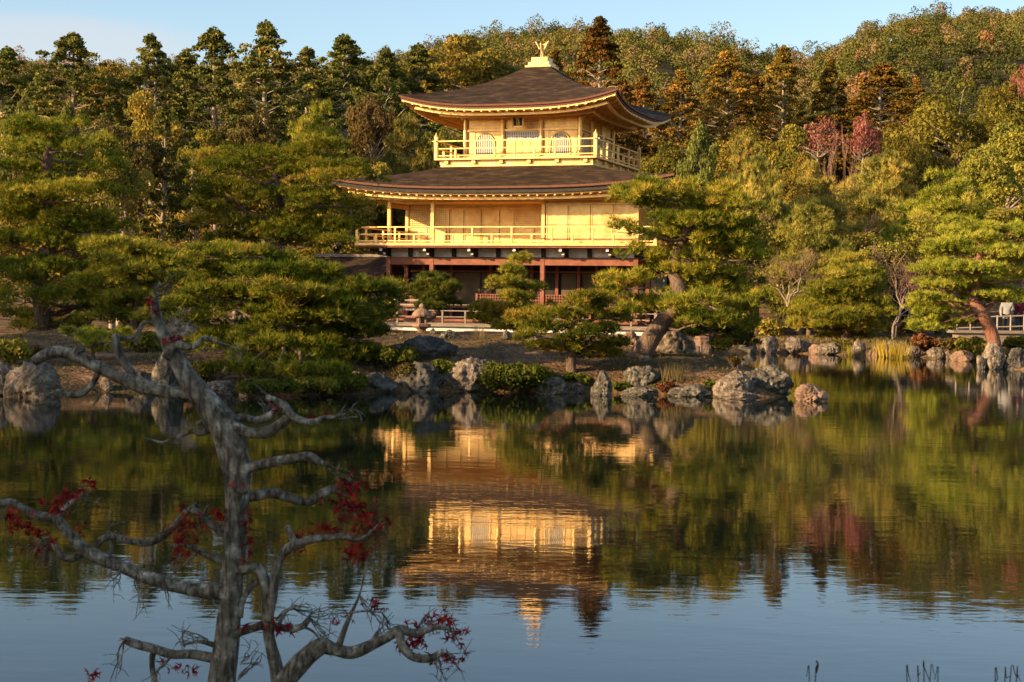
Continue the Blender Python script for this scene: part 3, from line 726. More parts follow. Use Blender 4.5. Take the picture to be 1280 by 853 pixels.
fl = MB(); fl.box(-U2 - .1, U2 + .1, -V2 - .1, V2 + .1, .80, z1); fl.build('floor', M['redwood'], pav)
posts_rail(pav, 'deck_railing', [(-U2-1.2,-V2-1.2),(U2+1.2,-V2-1.2)], .752, [.28, .55, .82], M['greywood'], step=1.05, pr=.04, rr=.045, closed=False, ch=-.06)
for u_, v_ in [(-U2, -V2), (-3.72, -V2), (inner, -V2), (U2, -V2), (U2, VI), (U2, 2.1), (U2, V2), (-U2, VI), (-U2, V2)]:
    pm = MB(); pm.box(u_-.10, u_+.10, v_-.10, v_+.10, .76, 3.72); pm.build('timber_pillar', M['redwood'], pav, bevel=.012)
hb = MB()
for (x0, y0, x1, y1) in ((-U2 + .1, -V2, U2 - .1, -V2), (U2, -V2 + .1, U2, V2 - .1), (-U2, -V2 + .1, -U2, V2 - .1)):
    hb.bar((x0, y0, 3.54), (x1, y1, 3.54), .16, .34)
hb.build('header_beam', M['redwood'], pav, bevel=.01)
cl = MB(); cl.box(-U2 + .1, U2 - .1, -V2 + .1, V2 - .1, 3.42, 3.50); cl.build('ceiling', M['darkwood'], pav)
# plaster band with bracket arms
pb_ = MB(); pb_.box(-U2 + .02, U2 - .02, -V2 + .02, V2 - .02, 3.73, 4.118); pb_.build('plaster_band', M['plaster'], pav)
ba = MB(); be_ = MB()
for k, (la, lb) in enumerate(((U2, V2), (V2, U2), (U2, V2), (V2, U2))):
    n_ = 11 if la == U2 else 8
    for j in range(n_ + 1):
        a = -la + 2 * la * j / n_
        if j % 2 == 0:
            c0 = sidept(k, a, lb + .03, 3.93); c1 = sidept(k, a, lb + .95, 4.03); ba.bar(c0, c1, .14, .14)
            c0 = sidept(k, a, lb + .03, 3.80); c1 = sidept(k, a, lb + .55, 3.86); ba.bar(c0, c1, .13, .10)
            e0 = sidept(k, a, lb + .952, 4.03); e1 = sidept(k, a, lb + .962, 4.03); be_.bar(e0, e1, .13, .13)
            e0 = sidept(k, a, lb + .552, 3.862); e1 = sidept(k, a, lb + .562, 3.862); be_.bar(e0, e1, .12, .09)
        c = sidept(k, a, lb + .0, 0); ba.box(c[0]-.09, c[0]+.09, c[1]-.09, c[1]+.09, 3.732, 4.116)
build_each(ba, 'bracket_arm', M['darkwood'], pav); build_each(be_, 'bracket_end', M['plaster'], pav)
# inner wall, one bay back
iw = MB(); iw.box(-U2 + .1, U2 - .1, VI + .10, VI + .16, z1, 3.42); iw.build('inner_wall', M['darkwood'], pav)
for a0, a1 in ((-3.5, -2.2), (-2.1, -1.2), (-.9, .2), (1.75, 2.45), (2.75, 3.3), (3.6, 4.2), (4.4, 5.6)):
    pn = MB(); pn.box(a0, a1, VI + .06, VI + .097, z1 + .7, 3.05); pn.build('inner_panel', M['tan_dim'], pav)
ib = MB()
for a in (-5.0, -3.6, -1.65, .35, 1.57, 2.6, 3.45, 4.3): ib.box(a - .07, a + .07, VI - .06, VI + .055, z1, 3.42)
build_each(ib, 'inner_post', M['redwood'], pav)
ib = MB(); ib.box(-U2 + .2, U2 - .2, VI - .055, VI - .008, 3.08, 3.16); ib.build('inner_lintel', M['redwood'], pav)
for a0, a1 in ((-5.5, -3.7), (-1.9, .05), (.4, 2.5), (2.6, 3.4), (3.5, 5.6)):
    lattice(pav, a0, a1, 1.55, 2.06, VI - 1.0, M['redwood'], M['darkwood'], 'low_lattice_screen', .12)
sc_ = MB(); sc_.box(-5.6, 5.6, VI - 1.03, VI - .99, 1.42, 1.54); sc_.box(-5.6, 5.6, VI - 1.03, VI - .99, z1, 1.0)
for a in (-5.6, -3.62, -1.95, .2, 2.55, 3.45, 5.6): sc_.box(a - .05, a + .05, VI - 1.05, VI - .96, z1, 2.1)
sc_.build('screen_rails', M['redwood'], pav)
for j in range(3):
    wd = MB(); a0 = -V2 + 2.4 + j * 1.1; wd.box(U2 - .06, U2 - .01, a0, a0 + 1.02, z1 + .5, 3.0); wd.build('white_side_door', M['paper'], pav)
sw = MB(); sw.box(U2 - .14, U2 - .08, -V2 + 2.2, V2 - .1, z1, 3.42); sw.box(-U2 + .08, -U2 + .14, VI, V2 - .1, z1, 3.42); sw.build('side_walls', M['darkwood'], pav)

# small roofed fishing deck on the west side ----------------------
fd = empty('fishing_deck', loc2w(-9.1, .2, 0), TH); tag(fd, 'small open fishing deck under a brown gabled roof, left of the gold pavilion', 'deck pavilion')
gr = MB(); L0, L1 = -2.6, 1.7
for sg in (-1, 1):
    vs = []
    for i_ in range(9):
        t_ = i_ / 8; y_ = sg * 1.75 * t_; z_ = 3.86 - .95 * t_ + .16 * (t_ * t_ - t_)
        vs += [(L0, y_, z_), (L1, y_, z_), (L0, y_, z_ - .12), (L1, y_, z_ - .12)]
    fs = []
    for i_ in range(8):
        a = i_ * 4; fs += [(a, a+1, a+5, a+4), (a+2, a+3, a+7, a+6), (a, a+4, a+6, a+2), (a+1, a+5, a+7, a+3)]
    fs += [(32, 33, 35, 34)]; gr.add(vs, fs)
rf = gr.build('roof', M['shingle'], fd)
rd = MB(); rd.box(L0 - .02, L1 + .02, -.16, .16, 3.82, 3.96); rd.build('ridge_cap', M['greywood'], rf)
eb = MB(); eb.box(L0, L1, -1.80, -1.755, 2.78, 2.90); eb.bar((L1 + .03, 0, 3.76), (L1 + .03, -1.78, 2.84), .05, .12); eb.build('eave_board', M['shingle_edge'], rf)
for x_ in (-2.3, 1.4):
    for y_ in (-1.4, 1.4):
        q_ = MB(); q_.box(x_-.08, x_+.08, y_-.08, y_+.08, -.2, 3.0); q_.build('post', M['redwood'], fd)
q_ = MB(); q_.box(-2.6, 1.7, -1.6, 1.6, .72, .82); q_.build('deck_boards', M['greywood'], fd)
q_ = MB()
for x_ in np.linspace(-2.5, 1.6, 6): q_.box(x_-.03, x_+.03, -1.58, -1.52, .82, 1.5)
q_.box(-2.6, 1.7, -1.59, -1.51, 1.5, 1.56); q_.box(-2.6, 1.7, -1.57, -1.53, 1.15, 1.2); q_.build('railing', M['greywood'], fd)
# pale rail left of the pavilion's corner
fr = empty('wooden_barrier', P(500, 397, 70), TH); tag(fr, 'pale low wooden barrier left of the pavilion steps', 'barrier')
q_ = MB()
for zz in (.32, .52, .72): q_.box(-1.0, 1.1, -.03, .03, zz, zz + .07)
build_each(q_, 'rail', M['stone'], fr)
q_ = MB()
for x_ in (-.95, -.1, 1.0): q_.box(x_-.05, x_+.05, -.09, -.032, -.3, .82)
build_each(q_, 'post', M['greywood'], fr)
# ------------------------------------------------------------------ vegetation generators
def rdir(n, rng):
    v = rng.normal(size=(n, 3)); return v / (np.linalg.norm(v, axis=1, keepdims=True) + 1e-9)

def blades(P0, axis_, n, L, w, spread, rng):
    """n thin needles round every tuft; returns verts, tris"""
    N = len(P0); k = N * n
    ax = np.repeat(axis_, n, 0); p = np.repeat(P0, n, 0)
    d = ax + rdir(k, rng) * spread; d /= np.linalg.norm(d, axis=1, keepdims=True) + 1e-9
    ln = L * (0.7 + 0.6 * rng.random((k, 1)))
    side = np.cross(d, rdir(k, rng)); side /= np.linalg.norm(side, axis=1, keepdims=True) + 1e-9
    V = np.stack([p - side * w / 2, p + side * w / 2, p + d * ln], 1).reshape(-1, 3)
    return V, np.arange(k * 3).reshape(-1, 3)

def leafquads(P0, out, size, rng, flat=0.5, aspect=1.5):
    """one leaf-sized rhombus at every point, facing roughly outwards"""
    N = len(P0); nrm = out * flat + rdir(N, rng); nrm /= np.linalg.norm(nrm, axis=1, keepdims=True) + 1e-9
    a = np.cross(nrm, rdir(N, rng)); a /= np.linalg.norm(a, axis=1, keepdims=True) + 1e-9; b = np.cross(nrm, a)
    s = size * (0.6 + 0.8 * rng.random((N, 1))); a = a * s * aspect / 2; b = b * s / 2
    V = np.stack([P0 - a, P0 + b, P0 + a, P0 - b], 1).reshape(-1, 3)
    return V, np.arange(N * 4).reshape(-1, 4)

def needle_crown(name, pads, parent, mat, rng, L=0.13, w=0.016, dens=130, nb=9, link=True):
    Vs, Fs, Ts, b = [], [], [], 0
    for c, (rx, ry, rz) in pads:
        n = max(12, int(dens * math.pi * rx * ry * (1 + rz / max(rx, .01) * .4)))
        # every pad is itself made of a few rounded lumps
        nl = int(np.clip(5 + 9 * rx, 5, 22))
        a_ = rng.random(nl) * 2 * math.pi; rr = np.sqrt(rng.random(nl)) * .84
        lx, ly = np.cos(a_) * rr * rx, np.sin(a_) * rr * ry; lz = (1 - rr ** 2) * rz * .5 + rng.normal(size=nl) * rz * .32 + lx * rng.normal() * .13 + ly * rng.normal() * .13
        lr = (0.20 + .16 * rng.random(nl)) * math.sqrt(rx * ry) * (1.25 - .3 * rr)
        k = rng.integers(0, nl, n); d = rdir(n, rng); d[:, 2] = np.abs(d[:, 2]) * np.where(rng.random(n) < .84, 1, -.6)
        q = .55 + .5 * rng.random(n) ** .5
        p = np.stack([lx[k] + d[:, 0] * lr[k] * q * 1.15, ly[k] + d[:, 1] * lr[k] * q * 1.15, lz[k] + d[:, 2] * np.minimum(lr[k], rz * .7) * q], 1)
        ax = d * .55 + np.array([0, 0, .75]); ax /= np.linalg.norm(ax, axis=1, keepdims=True)
        V, Fq = blades(p + np.array(c), ax, nb, L, w, .85, rng)
        t = np.clip(.42 + .2 * rng.normal(size=n) + .2 * rng.normal(size=nl)[k] + .12 * rng.normal() + (rng.random(n) < .025) * .5, 0, 1)
        Vs.append(V); Fs.append(Fq + b); Ts.append(np.repeat(t, nb)); b += len(V)
    return np_mesh(name, np.concatenate(Vs), np.concatenate(Fs), mat, parent, tone=np.concatenate(Ts), link=link)

def limb_tubes(path, rad, pads, rng, thin=.03, sub=3):
    """trunk path (n,3) + a crooked limb to every pad, and twigs spreading inside it"""
    tp = smooth_path(path, 4); tr = np.interp(np.linspace(0, 1, len(tp)), np.linspace(0, 1, len(rad)), rad)
    out = [(tp, tr)]
    for c, (rx, ry, rz) in pads:
        c = np.array(c); dist = np.linalg.norm((tp - c) * np.array([1, 1, 1.3]), axis=1) + np.where(tp[:, 2] > c[2] - .02, .6, 0) + (np.arange(len(tp)) < len(tp) * .2) * 1.5
        j = int(np.argmin(dist)); a = tp[j]; e = c - np.array([0, 0, rz * .35]); Ld = np.linalg.norm(e - a)
        if Ld < .1: continue
        mid = [(a + (e - a) * s_ + rng.normal(size=3) * Ld * .07 * np.array([1, 1, .6]) + np.array([0, 0, (-.06 if s_ < .5 else .02) * Ld])) for s_ in (.25, .5, .75)]
        r_ = min(tr[j] * .5, thin + .018 * Ld)
        pth = smooth_path([a, *mid, e], 3); out.append((pth, np.linspace(r_, thin * .45, len(pth))))
        for _ in range(sub):
            th = rng.random() * 2 * math.pi; st = pth[int(len(pth) * (.5 + .4 * rng.random()))]
            en = c + np.array([math.cos(th) * rx * .8, math.sin(th) * ry * .8, rz * .1]); md = (st + en) / 2 + rng.normal(size=3) * .06 * rx
            out.append((np.array([st, md, en]), np.array([thin * .55, thin * .4, thin * .15])))
    return out

def hero_pine(label, base_px, Y, trunk_px, pads_px, mat, bark, cat='pine tree', group=None, dens=130, L=.15, w=.017, nb=10, depth=.9, seed=1, zmin=None, name='pine_tree', hit=False, core_on=True, fill=.7):
    """a garden pine: trunk path [(px,py,r_px)], cloud pads [(px,py,half width,half height)]"""
    if hit: Y = ground_hit(base_px[0], base_px[1])
    rng = np.random.default_rng(seed); s = pxm(Y)
    B = P(base_px[0], base_px[1], Y); B.z = min(B.z, gz(B.x, B.y) + .05) if zmin is None else zmin
    root = empty(name, B); tag(root, label, cat, group)
    tr = []; n = len(trunk_px)
    for k, (x_, y_, r_) in enumerate(trunk_px):
        p = P(x_, y_, Y) - B; dy = .25 * math.sin(k * 1.7 + seed) * min(1, k * .4); tr.append((p.x, dy, p.z))
    tr[0] = (tr[0][0], 0, -.15)
    pads = []
    xs_ = [p_[0] for p_ in pads_px]; cx_ = sum(xs_) / len(xs_); hw = (max(xs_) - min(xs_)) / 2 * s + .3
    for (x_, y_, a_, b_) in pads_px:
        off = (x_ - cx_) * s; lim = math.sqrt(max(.05, 1 - min(1, abs(off) / (hw * 1.15)) ** 2)) * hw * depth
        dy = (rng.random() * 2 - 1) * lim * .75
        for _ in range(60):                     # low pads hang forward over the water
            w_ = P(x_, y_, Y + dy)
            if w_.z > max(gz(w_.x, w_.y), 0) + .08 or Y + dy < 29.5: break
            dy -= .15
        p = P(x_, y_, Y + dy) - B
        pads.append(((p.x, p.y, p.z), (a_ * s * 1.05, a_ * s * .95, b_ * s * 1.05)))
        if rng.random() < fill:                 # fill behind, so the tree is as deep as it is wide
            dy2 = -dy * .8 + .3 * lim; p2 = (p.x + rng.normal() * a_ * s * .5, dy2, p.z + rng.normal() * b_ * s * .7)
            pads.append((p2, (a_ * s * .85, a_ * s * .85, b_ * s * .9)))
    ma = float(np.median([q_[1][0] for q_ in pads])); mz = float(np.median([q_[1][2] for q_ in pads])); sp_ = smooth_path(tr, 3); zlo = min(q_[0][2] for q_ in pads)
    core = []
    for q_ in sp_[len(sp_) // 4:]:
        if core_on and rng.random() < .75 and q_[2] > zlo: core.append(((q_[0] + rng.normal() * ma * .6, q_[1] - ma * (.3 + .5 * rng.random()), q_[2] + rng.normal() * mz * .8), (ma * .8, ma * .8, mz * .9)))
    tb_ = limb_tubes(tr, [r_ * s for *_, r_ in trunk_px], pads, rng, thin=max(.014, s * .7)); pads = pads + core
    V, Fq = tubes_np(tb_, 7); np_mesh('trunk', V, Fq, bark, root, smooth=True)
    needle_crown('crown', pads, root, mat, rng, L, w, dens, nb)
    return root

def auto_pine_proto(seed, mat, bark, H=6.0, W=5.0, tiers=9, dens=80, L=.22, w=.03, nb=8, bare=.25):
    rng = np.random.default_rng(seed); pads = []
    lean = rng.normal() * .35
    tr = [(lean * math.sin(t * 3 + seed) * t, .3 * math.sin(t * 2.3 + seed * 2) * t, t * H * .97) for t in np.linspace(0, 1, 7)]
    for k in range(tiers):
        f = k / (tiers - 1); z = H * (bare + (1 - bare) * f) - .1; R = W / 2 * (math.sin(math.pi * (.16 + .84 * (1 - f) ** .8)) ** .7 if f < .98 else .25)
        R = W / 2 * (1 - .75 * f ** 1.8) * (.75 + .25 * min(1, f * 4)); n = max(1, int(2 + 5 * R / (W / 2)))
        a0 = rng.random() * 6
        for j in range(n):
            a = a0 + j * 2 * math.pi / n + rng.normal() * .25; r_ = R * (.62 if n > 1 else 0) * (.8 + .4 * rng.random()); pr = R * (.42 + .16 * rng.random()) + .12
            x0 = np.interp(z, [p[2] for p in tr], [p[0] for p in tr])
            pads.append(((x0 + math.cos(a) * r_, math.sin(a) * r_, z + rng.normal() * H * .03), (pr, pr, pr * .36 + .08)))
    tb_ = limb_tubes(tr, [H * .032, H * .027, H * .022, H * .018, H * .013, H * .008, .02], pads, rng, thin=.035, sub=2)
    V, Fq = tubes_np(tb_, 6)
    return (np_mesh('trunk', V, Fq, bark, link=False, smooth=True), needle_crown('crown', pads, None, mat, rng, L, w, dens, nb, link=False), H, W)

def blob_crown(blobs, n, size, rng, mat, flat=.6, aspect=1.5, shell=.75, down=0.0, tonej=.13):
    c = np.array([b_[:3] for b_ in blobs]); r = np.array([b_[3] for b_ in blobs]); rz = np.array([b_[4] if len(b_) > 4 else b_[3] for b_ in blobs])
    pr = (r ** 2); pr = pr / pr.sum(); k = rng.choice(len(blobs), n, p=pr); d = rdir(n, rng); d[:, 2] = np.where(rng.random(n) < .7, np.abs(d[:, 2]), d[:, 2]); 
    q = shell + (1.08 - shell) * rng.random(n) ** .6
    sc_ = np.stack([r[k], r[k], rz[k]], 1) * q[:, None]; p = c[k] + d * sc_
    p[:, 2] -= down * rng.random(n) * r[k]
    V, Fq = leafquads(p, d, size, rng, flat, aspect); bt = rng.normal(size=len(blobs)) * tonej
    t = np.clip(.45 + bt[k] + .17 * rng.normal(size=n), 0, 1)
    return np_mesh('crown', V, Fq, mat, tone=t, link=False)

def branch_net(tr, rad, blobs, rng, thin=.05, frac=1.0):
    tp = smooth_path(tr, 9); trr = np.interp(np.linspace(0, 1, len(tp)), np.linspace(0, 1, len(rad)), rad); out = [(tp, trr)]
    for b_ in blobs:
        if rng.random() > frac: continue
        c = np.array(b_[:3]); j = int(np.argmin(np.abs(tp[:, 2] - (c[2] - (.2 + .3 * rng.random()) * math.hypot(c[0], c[1]))))); a = tp[j]; L_ = np.linalg.norm(c - a)
        mid = (a + c) / 2 + rng.normal(size=3) * L_ * .07 + np.array([0, 0, L_ * .05]); r_ = min(trr[j] * .45, thin + .009 * L_)
        out.append((smooth_path([a, mid, c], 3), np.linspace(r_, thin * .35, 7)))
    return out

def proto_broad(seed, mat, bark, H=8, W=7, n=9000, size=.13, low=.12, nb=95, flame=0.0):
    rng = np.random.default_rng(seed); blobs = []
    for k in range(nb):
        d = rdir(1, rng)[0]; d[2] = abs(d[2]) if rng.random() < .75 else d[2]; q = .55 + .42 * rng.random() ** .5
        lobe = 1 + .22 * math.sin(2 * math.atan2(d[1], d[0]) + seed) + .16 * math.sin(5 * math.atan2(d[1], d[0]) + d[2] * 4)
        q *= lobe * (.85 + .3 * rng.random()); z = H * (low + (1 - low) * .48) + d[2] * H * (1 - low) * .44 * q
        tp = 1 - flame * max(0, (z / H - .35))
        R = (.055 + .11 * rng.random() ** 1.4) * W
        blobs.append((d[0] * W * .43 * q * tp, d[1] * W * .43 * q * tp, z, R, R * .8))
    tr = [(0, 0, -.3), (rng.normal() * .2, rng.normal() * .2, H * .3), (rng.normal() * .3, rng.normal() * .3, H * .6), (0, 0, H * .93)]
    V, Fq = tubes_np(branch_net(tr, [H * .03, H * .024, H * .015, .03], blobs, rng), 6)
    return (np_mesh('trunk', V, Fq, bark, link=False, smooth=True), blob_crown(blobs, n, size, rng, mat), H, W)

def proto_conifer(seed, mat, bark, H=20, W=7, n=12000, size=.30, bare=.3, nb=120, power=.8, clump=.085, droop=.25, irregular=.25):
    rng = np.random.default_rng(seed); blobs = []
    for k in range(nb):
        f = rng.random() ** 1.3; z = H * (bare + (1 - bare) * f); a = rng.random() * 6.283; R = W / 2 * (1 - f ** power) * (1 + irregular * math.sin(3 * a + f * 11 + seed) + irregular * .5 * rng.normal()) + .15
        R = max(R, .15) * (.7 + .3 * min(1, f * 5 + .2)); q = .3 + .7 * rng.random() ** .55
        br_ = W * clump * (.7 + .7 * rng.random()) * (1.1 - .35 * f)
        blobs.append((math.cos(a) * R * q, math.sin(a) * R * q, z - droop * R * q * .4, br_, br_ * .55))
    for k in range(24):
        f = .8 + .2 * k / 23; R = W / 2 * (1 - f ** power) * .6; a = rng.random() * 6.283; br_ = W * clump * (.45 + .5 * (1 - f) / .38)
        blobs.append((math.cos(a) * R, math.sin(a) * R, H * (bare + (1 - bare) * f), W * clump * .6, W * clump * .6))
    tr = [(0, 0, -.5), (rng.normal() * .12, rng.normal() * .12, H * .4), (rng.normal() * .15, rng.normal() * .15, H * .75), (0, 0, H)]
    V, Fq = tubes_np(branch_net(tr, [H * .018, H * .014, H * .008, .03], blobs, rng, thin=.028, frac=.4), 6)
    return (np_mesh('trunk', V, Fq, bark, link=False, smooth=True), blob_crown(blobs, n, size, rng, mat, flat=.5, aspect=1.5, shell=.3, down=.1, tonej=.2), H, W)

def proto_bare(seed, mat, bark, H=5, W=5, n_leaf=0, leafmat=None, multi=3, leaf=.12, depth=5):
    rng = np.random.default_rng(seed); tubes, tw, tips = [], [], []
    def grow(p, d, L_, r_, lv):
        k = 4; pts = [p]
        for i_ in range(k):
            d = d + rng.normal(size=3) * .16 + np.array([0, 0, .03]); d /= np.linalg.norm(d); pts.append(pts[-1] + d * L_ / k)
        (tubes if lv < 2 else tw).append((np.array(pts), np.linspace(r_, r_ * .6, k + 1)))
        if lv >= 3: tips.extend(pts[2:])
        if lv >= depth: return
        for j in range(3 if lv < 4 else 2):
            ax = rdir(1, rng)[0]; nd = d + ax * .75 + np.array([0, 0, .1]); nd /= np.linalg.norm(nd)
            grow(pts[2 + j % 3], nd, L_ * (.62 + .2 * rng.random()), r_ * .55, lv + 1)
    for m_ in range(multi):
        a = m_ * 6.283 / multi + rng.random(); grow(np.array([0, 0, -.1]), np.array([math.cos(a) * .35, math.sin(a) * .35, 1.0]), H * .36, H * .016, 0)
    V, Fq = tubes_np(tubes, 6); tm = np_mesh('trunk', V, Fq, bark, link=False, smooth=True)
    Vt, Ft = tubes_np([(p, np.maximum(r_, .010)) for p, r_ in tw], 3); k = len(Ft)
    tone = np.repeat(rng.random(len(tw)), 12)[:k] if k == len(tw) * 12 else rng.random(k)
    parts = [('trunk', tm), ('twigs', np_mesh('twigs', Vt, Ft, mat, tone=tone, link=False))]
    if n_leaf:
        tips = np.array(tips); p = tips[rng.integers(0, len(tips), n_leaf)] + rng.normal(size=(n_leaf, 3)) * .15
        V, Fq = leafquads(p, rdir(n_leaf, rng), leaf, rng, .2, 1.3); parts.append(('leaves', np_mesh('leaves', V, Fq, leafmat, tone=rng.random(n_leaf), link=False)))
    allz = np.concatenate([t_[0] for t_ in tw]); Hh = allz[:, 2].max(); Ww = (allz[:, 0].max() - allz[:, 0].min())
    return (parts, Hh, Ww)

WIDE = 1.12
def place_tree(name, proto, label, cat, x_px, Y, top_py, w_px, group=None, zb=None, rz=None, seed=0, base_py=None, yscale=None):
    """stand a tree at its place and scale it to its measured height and width"""
    *parts, H, W = proto
    if isinstance(parts[0], list): parts = parts[0]
    else: parts = list(zip(('trunk', 'crown'), parts))
    b = P(x_px, 373, Y); z = gz(b.x, Y) - .05 if zb is None else zb
    w_px *= WIDE
    if base_py is not None: z = P(x_px, base_py, Y).z
    top = P(x_px, top_py, Y).z; sz = max(.3, (top - z)) / H; sx = w_px * pxm(Y) / W
    rng = random.Random(seed + int(x_px * 7 + Y)); root = empty(name, (b.x, Y, z), rng.random() * 6.28 if rz is None else rz)
    root.scale = (sx, sx, sz); tag(root, label, cat, group)
    for nm, me in parts:
        o = bpy.data.objects.new(nm, me); COL.objects.link(o); o.parent = root
    return root
# ------------------------------------------------------------------ garden pines round the pond
hero_pine('large leaning pine, thick slanting trunk, crown over the right corner of the pavilion', (800, 446), 41,
    [(797,449,16),(808,432,13),(822,412,11.5),(838,394,10.5),(850,380,10),(848,362,9),(843,338,8),(850,312,7),(860,285,5),(872,258,3)],
    [(835,243,34,11),(808,238,26,10),(788,255,26,10),(850,256,38,13),(895,247,34,13),(928,264,28,12),(880,277,45,13),(828,280,36,12),(783,291,24,10),(905,300,42,13),(932,288,24,11),(850,302,32,10),
     (800,321,34,13),(870,323,40,13),(922,326,32,12),(845,343,26,9),(788,360,36,14),(882,350,40,13),(930,356,28,14),(768,378,26,10),(812,384,32,12),(868,383,44,13),(922,388,36,14),(880,403,42,11),(928,412,28,14)],
    M['pine'], M['bark'], dens=190, seed=3, hit=True, core_on=False)
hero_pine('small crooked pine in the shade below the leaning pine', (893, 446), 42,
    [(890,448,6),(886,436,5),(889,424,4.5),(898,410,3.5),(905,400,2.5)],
    [(862,412,26,8),(878,402,18,7),(918,424,26,10),(905,436,20,8),(935,430,18,8),(902,408,20,8)], M['pine_shaded'], M['bark'], seed=4, dens=170, hit=True)
hero_pine('huge spreading pine overhanging the water left of the pavilion in broad layers', (352, 478), 33.4,
    [(352,480,15),(346,462,13),(352,440,12),(348,418,11),(360,400,10),(372,382,9),(385,376,8),(380,358,6),(378,340,4)],
    [(265,330,30,8),(300,322,35,8),(262,318,26,6),(250,336,26,8),(262,352,34,9),(248,367,26,8),(300,341,40,11),(340,330,40,10),(332,351,48,12),(258,386,42,11),(292,372,40,11),(370,350,30,9),(405,357,30,8),(440,362,38,9),(474,362,28,8),
     (360,371,50,12),(420,373,45,12),(472,376,34,11),(310,395,50,12),(370,400,50,12),(430,398,50,12),(478,400,26,10),(250,405,34,9),(300,420,55,13),(365,425,55,13),(430,421,48,12),(474,425,26,11),(272,441,38,12),(330,448,55,13),(395,450,55,14),(448,445,40,12),(300,468,45,11),(360,473,50,12),(415,474,42,12),(385,488,38,8)],
    M['pine_mid'], M['bark'], dens=150, seed=5)
hero_pine('tall pine with bare forked limbs behind the huge spreading pine', (352, 420), 49,
    [(352,425,11),(356,390,10),(350,350,9),(345,325,8.5),(352,300,8),(346,272,7),(352,248,5.5),(345,225,4),(350,200,2.5)],
    [(320,201,46,12),(388,199,44,12),(432,212,36,9),(272,215,38,12),(340,226,54,13),(405,228,46,12),(272,241,38,12),(318,246,42,9),(385,250,40,11),(415,256,38,11),(280,281,48,11),(350,287,50,11),(385,299,50,13),(418,291,34,12),(424,304,26,8),(300,303,38,9),(255,262,30,10)],
    M['pine'], M['bark'], dens=120, seed=6, L=.15, fill=.45)
hero_pine('broad old pine filling the left edge of the photo, its top shoots pointing upward', (47, 440), 47,
    [(45,450,14),(40,430,12),(55,400,11),(50,350,10),(60,300,9),(55,250,8),(62,200,6),(60,165,3)],
    [(30,168,38,12),(75,162,34,11),(20,190,34,10),(70,186,48,12),(112,186,32,11),(25,215,35,12),(80,215,50,12),(128,215,32,11),(15,245,35,12),(70,246,52,12),(128,245,32,12),(30,275,45,12),(95,276,48,12),(138,285,28,11),(15,305,35,12),(70,308,50,13),(115,312,28,11),(25,340,45,13),(85,345,42,12),(20,375,45,13),(80,378,48,13),(128,395,40,12),(30,400,38,10),(175,372,28,11),(188,395,36,11),(80,408,34,8)],
    M['pine'], M['bark'], dens=120, seed=7, L=.15, fill=.4)
hero_pine('yellow green bright topped pine between the left edge pine and the huge spreading pine', (170, 432), 45,
    [(172,436,8),(168,410,7),(175,380,6),(165,350,5),(168,325,4),(160,308,2)],
    [(150,306,32,7),(140,320,38,8),(190,321,24,7),(160,338,40,9),(208,336,24,9),(128,355,38,10),(178,360,44,10),(216,350,20,9),(150,380,44,10),(200,383,34,10),(165,402,42,9)],
    M['pine_y'], M['bark'], dens=120, seed=8)
hero_pine('little bright pine sprawling on the left bank behind the bare maple branch', (118, 448), 33.5,
    [(120,448,3),(116,438,3),(122,428,2.5),(120,418,2)],
    [(112,419,22,6),(138,426,28,7),(118,440,20,7),(108,432,16,6),(150,418,14,5)], M['pine_y'], M['bark'], seed=9, dens=200, L=.1)
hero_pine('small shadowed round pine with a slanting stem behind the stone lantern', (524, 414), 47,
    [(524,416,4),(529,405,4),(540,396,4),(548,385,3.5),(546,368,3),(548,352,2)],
    [(545,352,20,7),(526,364,20,8),(562,367,20,8),(545,376,28,9),(566,384,14,8),(538,388,22,7),(548,362,24,8)], M['pine_shaded'], M['bark'], seed=10, dens=200, L=.12)
hero_pine('bright upright young pine in front of the pavilion veranda', (646, 428), 48,
    [(646,430,4),(648,415,4),(642,398,3.5),(646,378,3),(643,355,2.5),(641,332,1.5)],
    [(641,333,9,7),(642,345,16,9),(634,358,26,9),(658,362,22,8),(645,372,22,8),(612,391,30,8),(650,394,34,9),(684,390,22,8),(628,406,34,8),(662,408,22,7),(604,403,20,6)], M['pine_y'], M['bark'], seed=11, dens=230, L=.12)
hero_pine('flat topped pine with a dark straight trunk at the centre of the shore', (715, 466), 36,
    [(715,470,7),(714,450,6.5),(716,430,6),(712,412,5),(722,398,4),(735,386,3),(738,374,2)],
    [(738,374,22,8),(722,382,26,9),(748,388,24,8),(702,399,38,9),(745,402,38,7),(765,398,22,5),(684,414,36,9),(728,424,44,9),(692,438,36,8),(762,431,24,6),(735,441,40,7),(668,424,22,7)], M['pine'], M['bark'], seed=12, dens=190, L=.13, hit=True, core_on=False)
hero_pine('rounded bright green pine on the far right bank, left of the red barked pine', (1060, 436), 63,
    [(1060,438,7),(1058,420,6),(1064,395,5),(1060,365,4),(1062,335,2.5)],
    [(1062,329,26,8),(1045,345,28,9),(1080,345,28,9),(1040,362,34,9),(1085,362,28,9),(1030,380,32,9),(1075,380,36,10),(1015,398,28,9),(1055,398,38,9),(1095,395,26,9),(1008,410,22,7),(1048,413,35,8),(1088,412,26,9),(1062,424,36,6)], M['pine_y'], M['bark'], seed=13, dens=120, L=.19, w=.024)
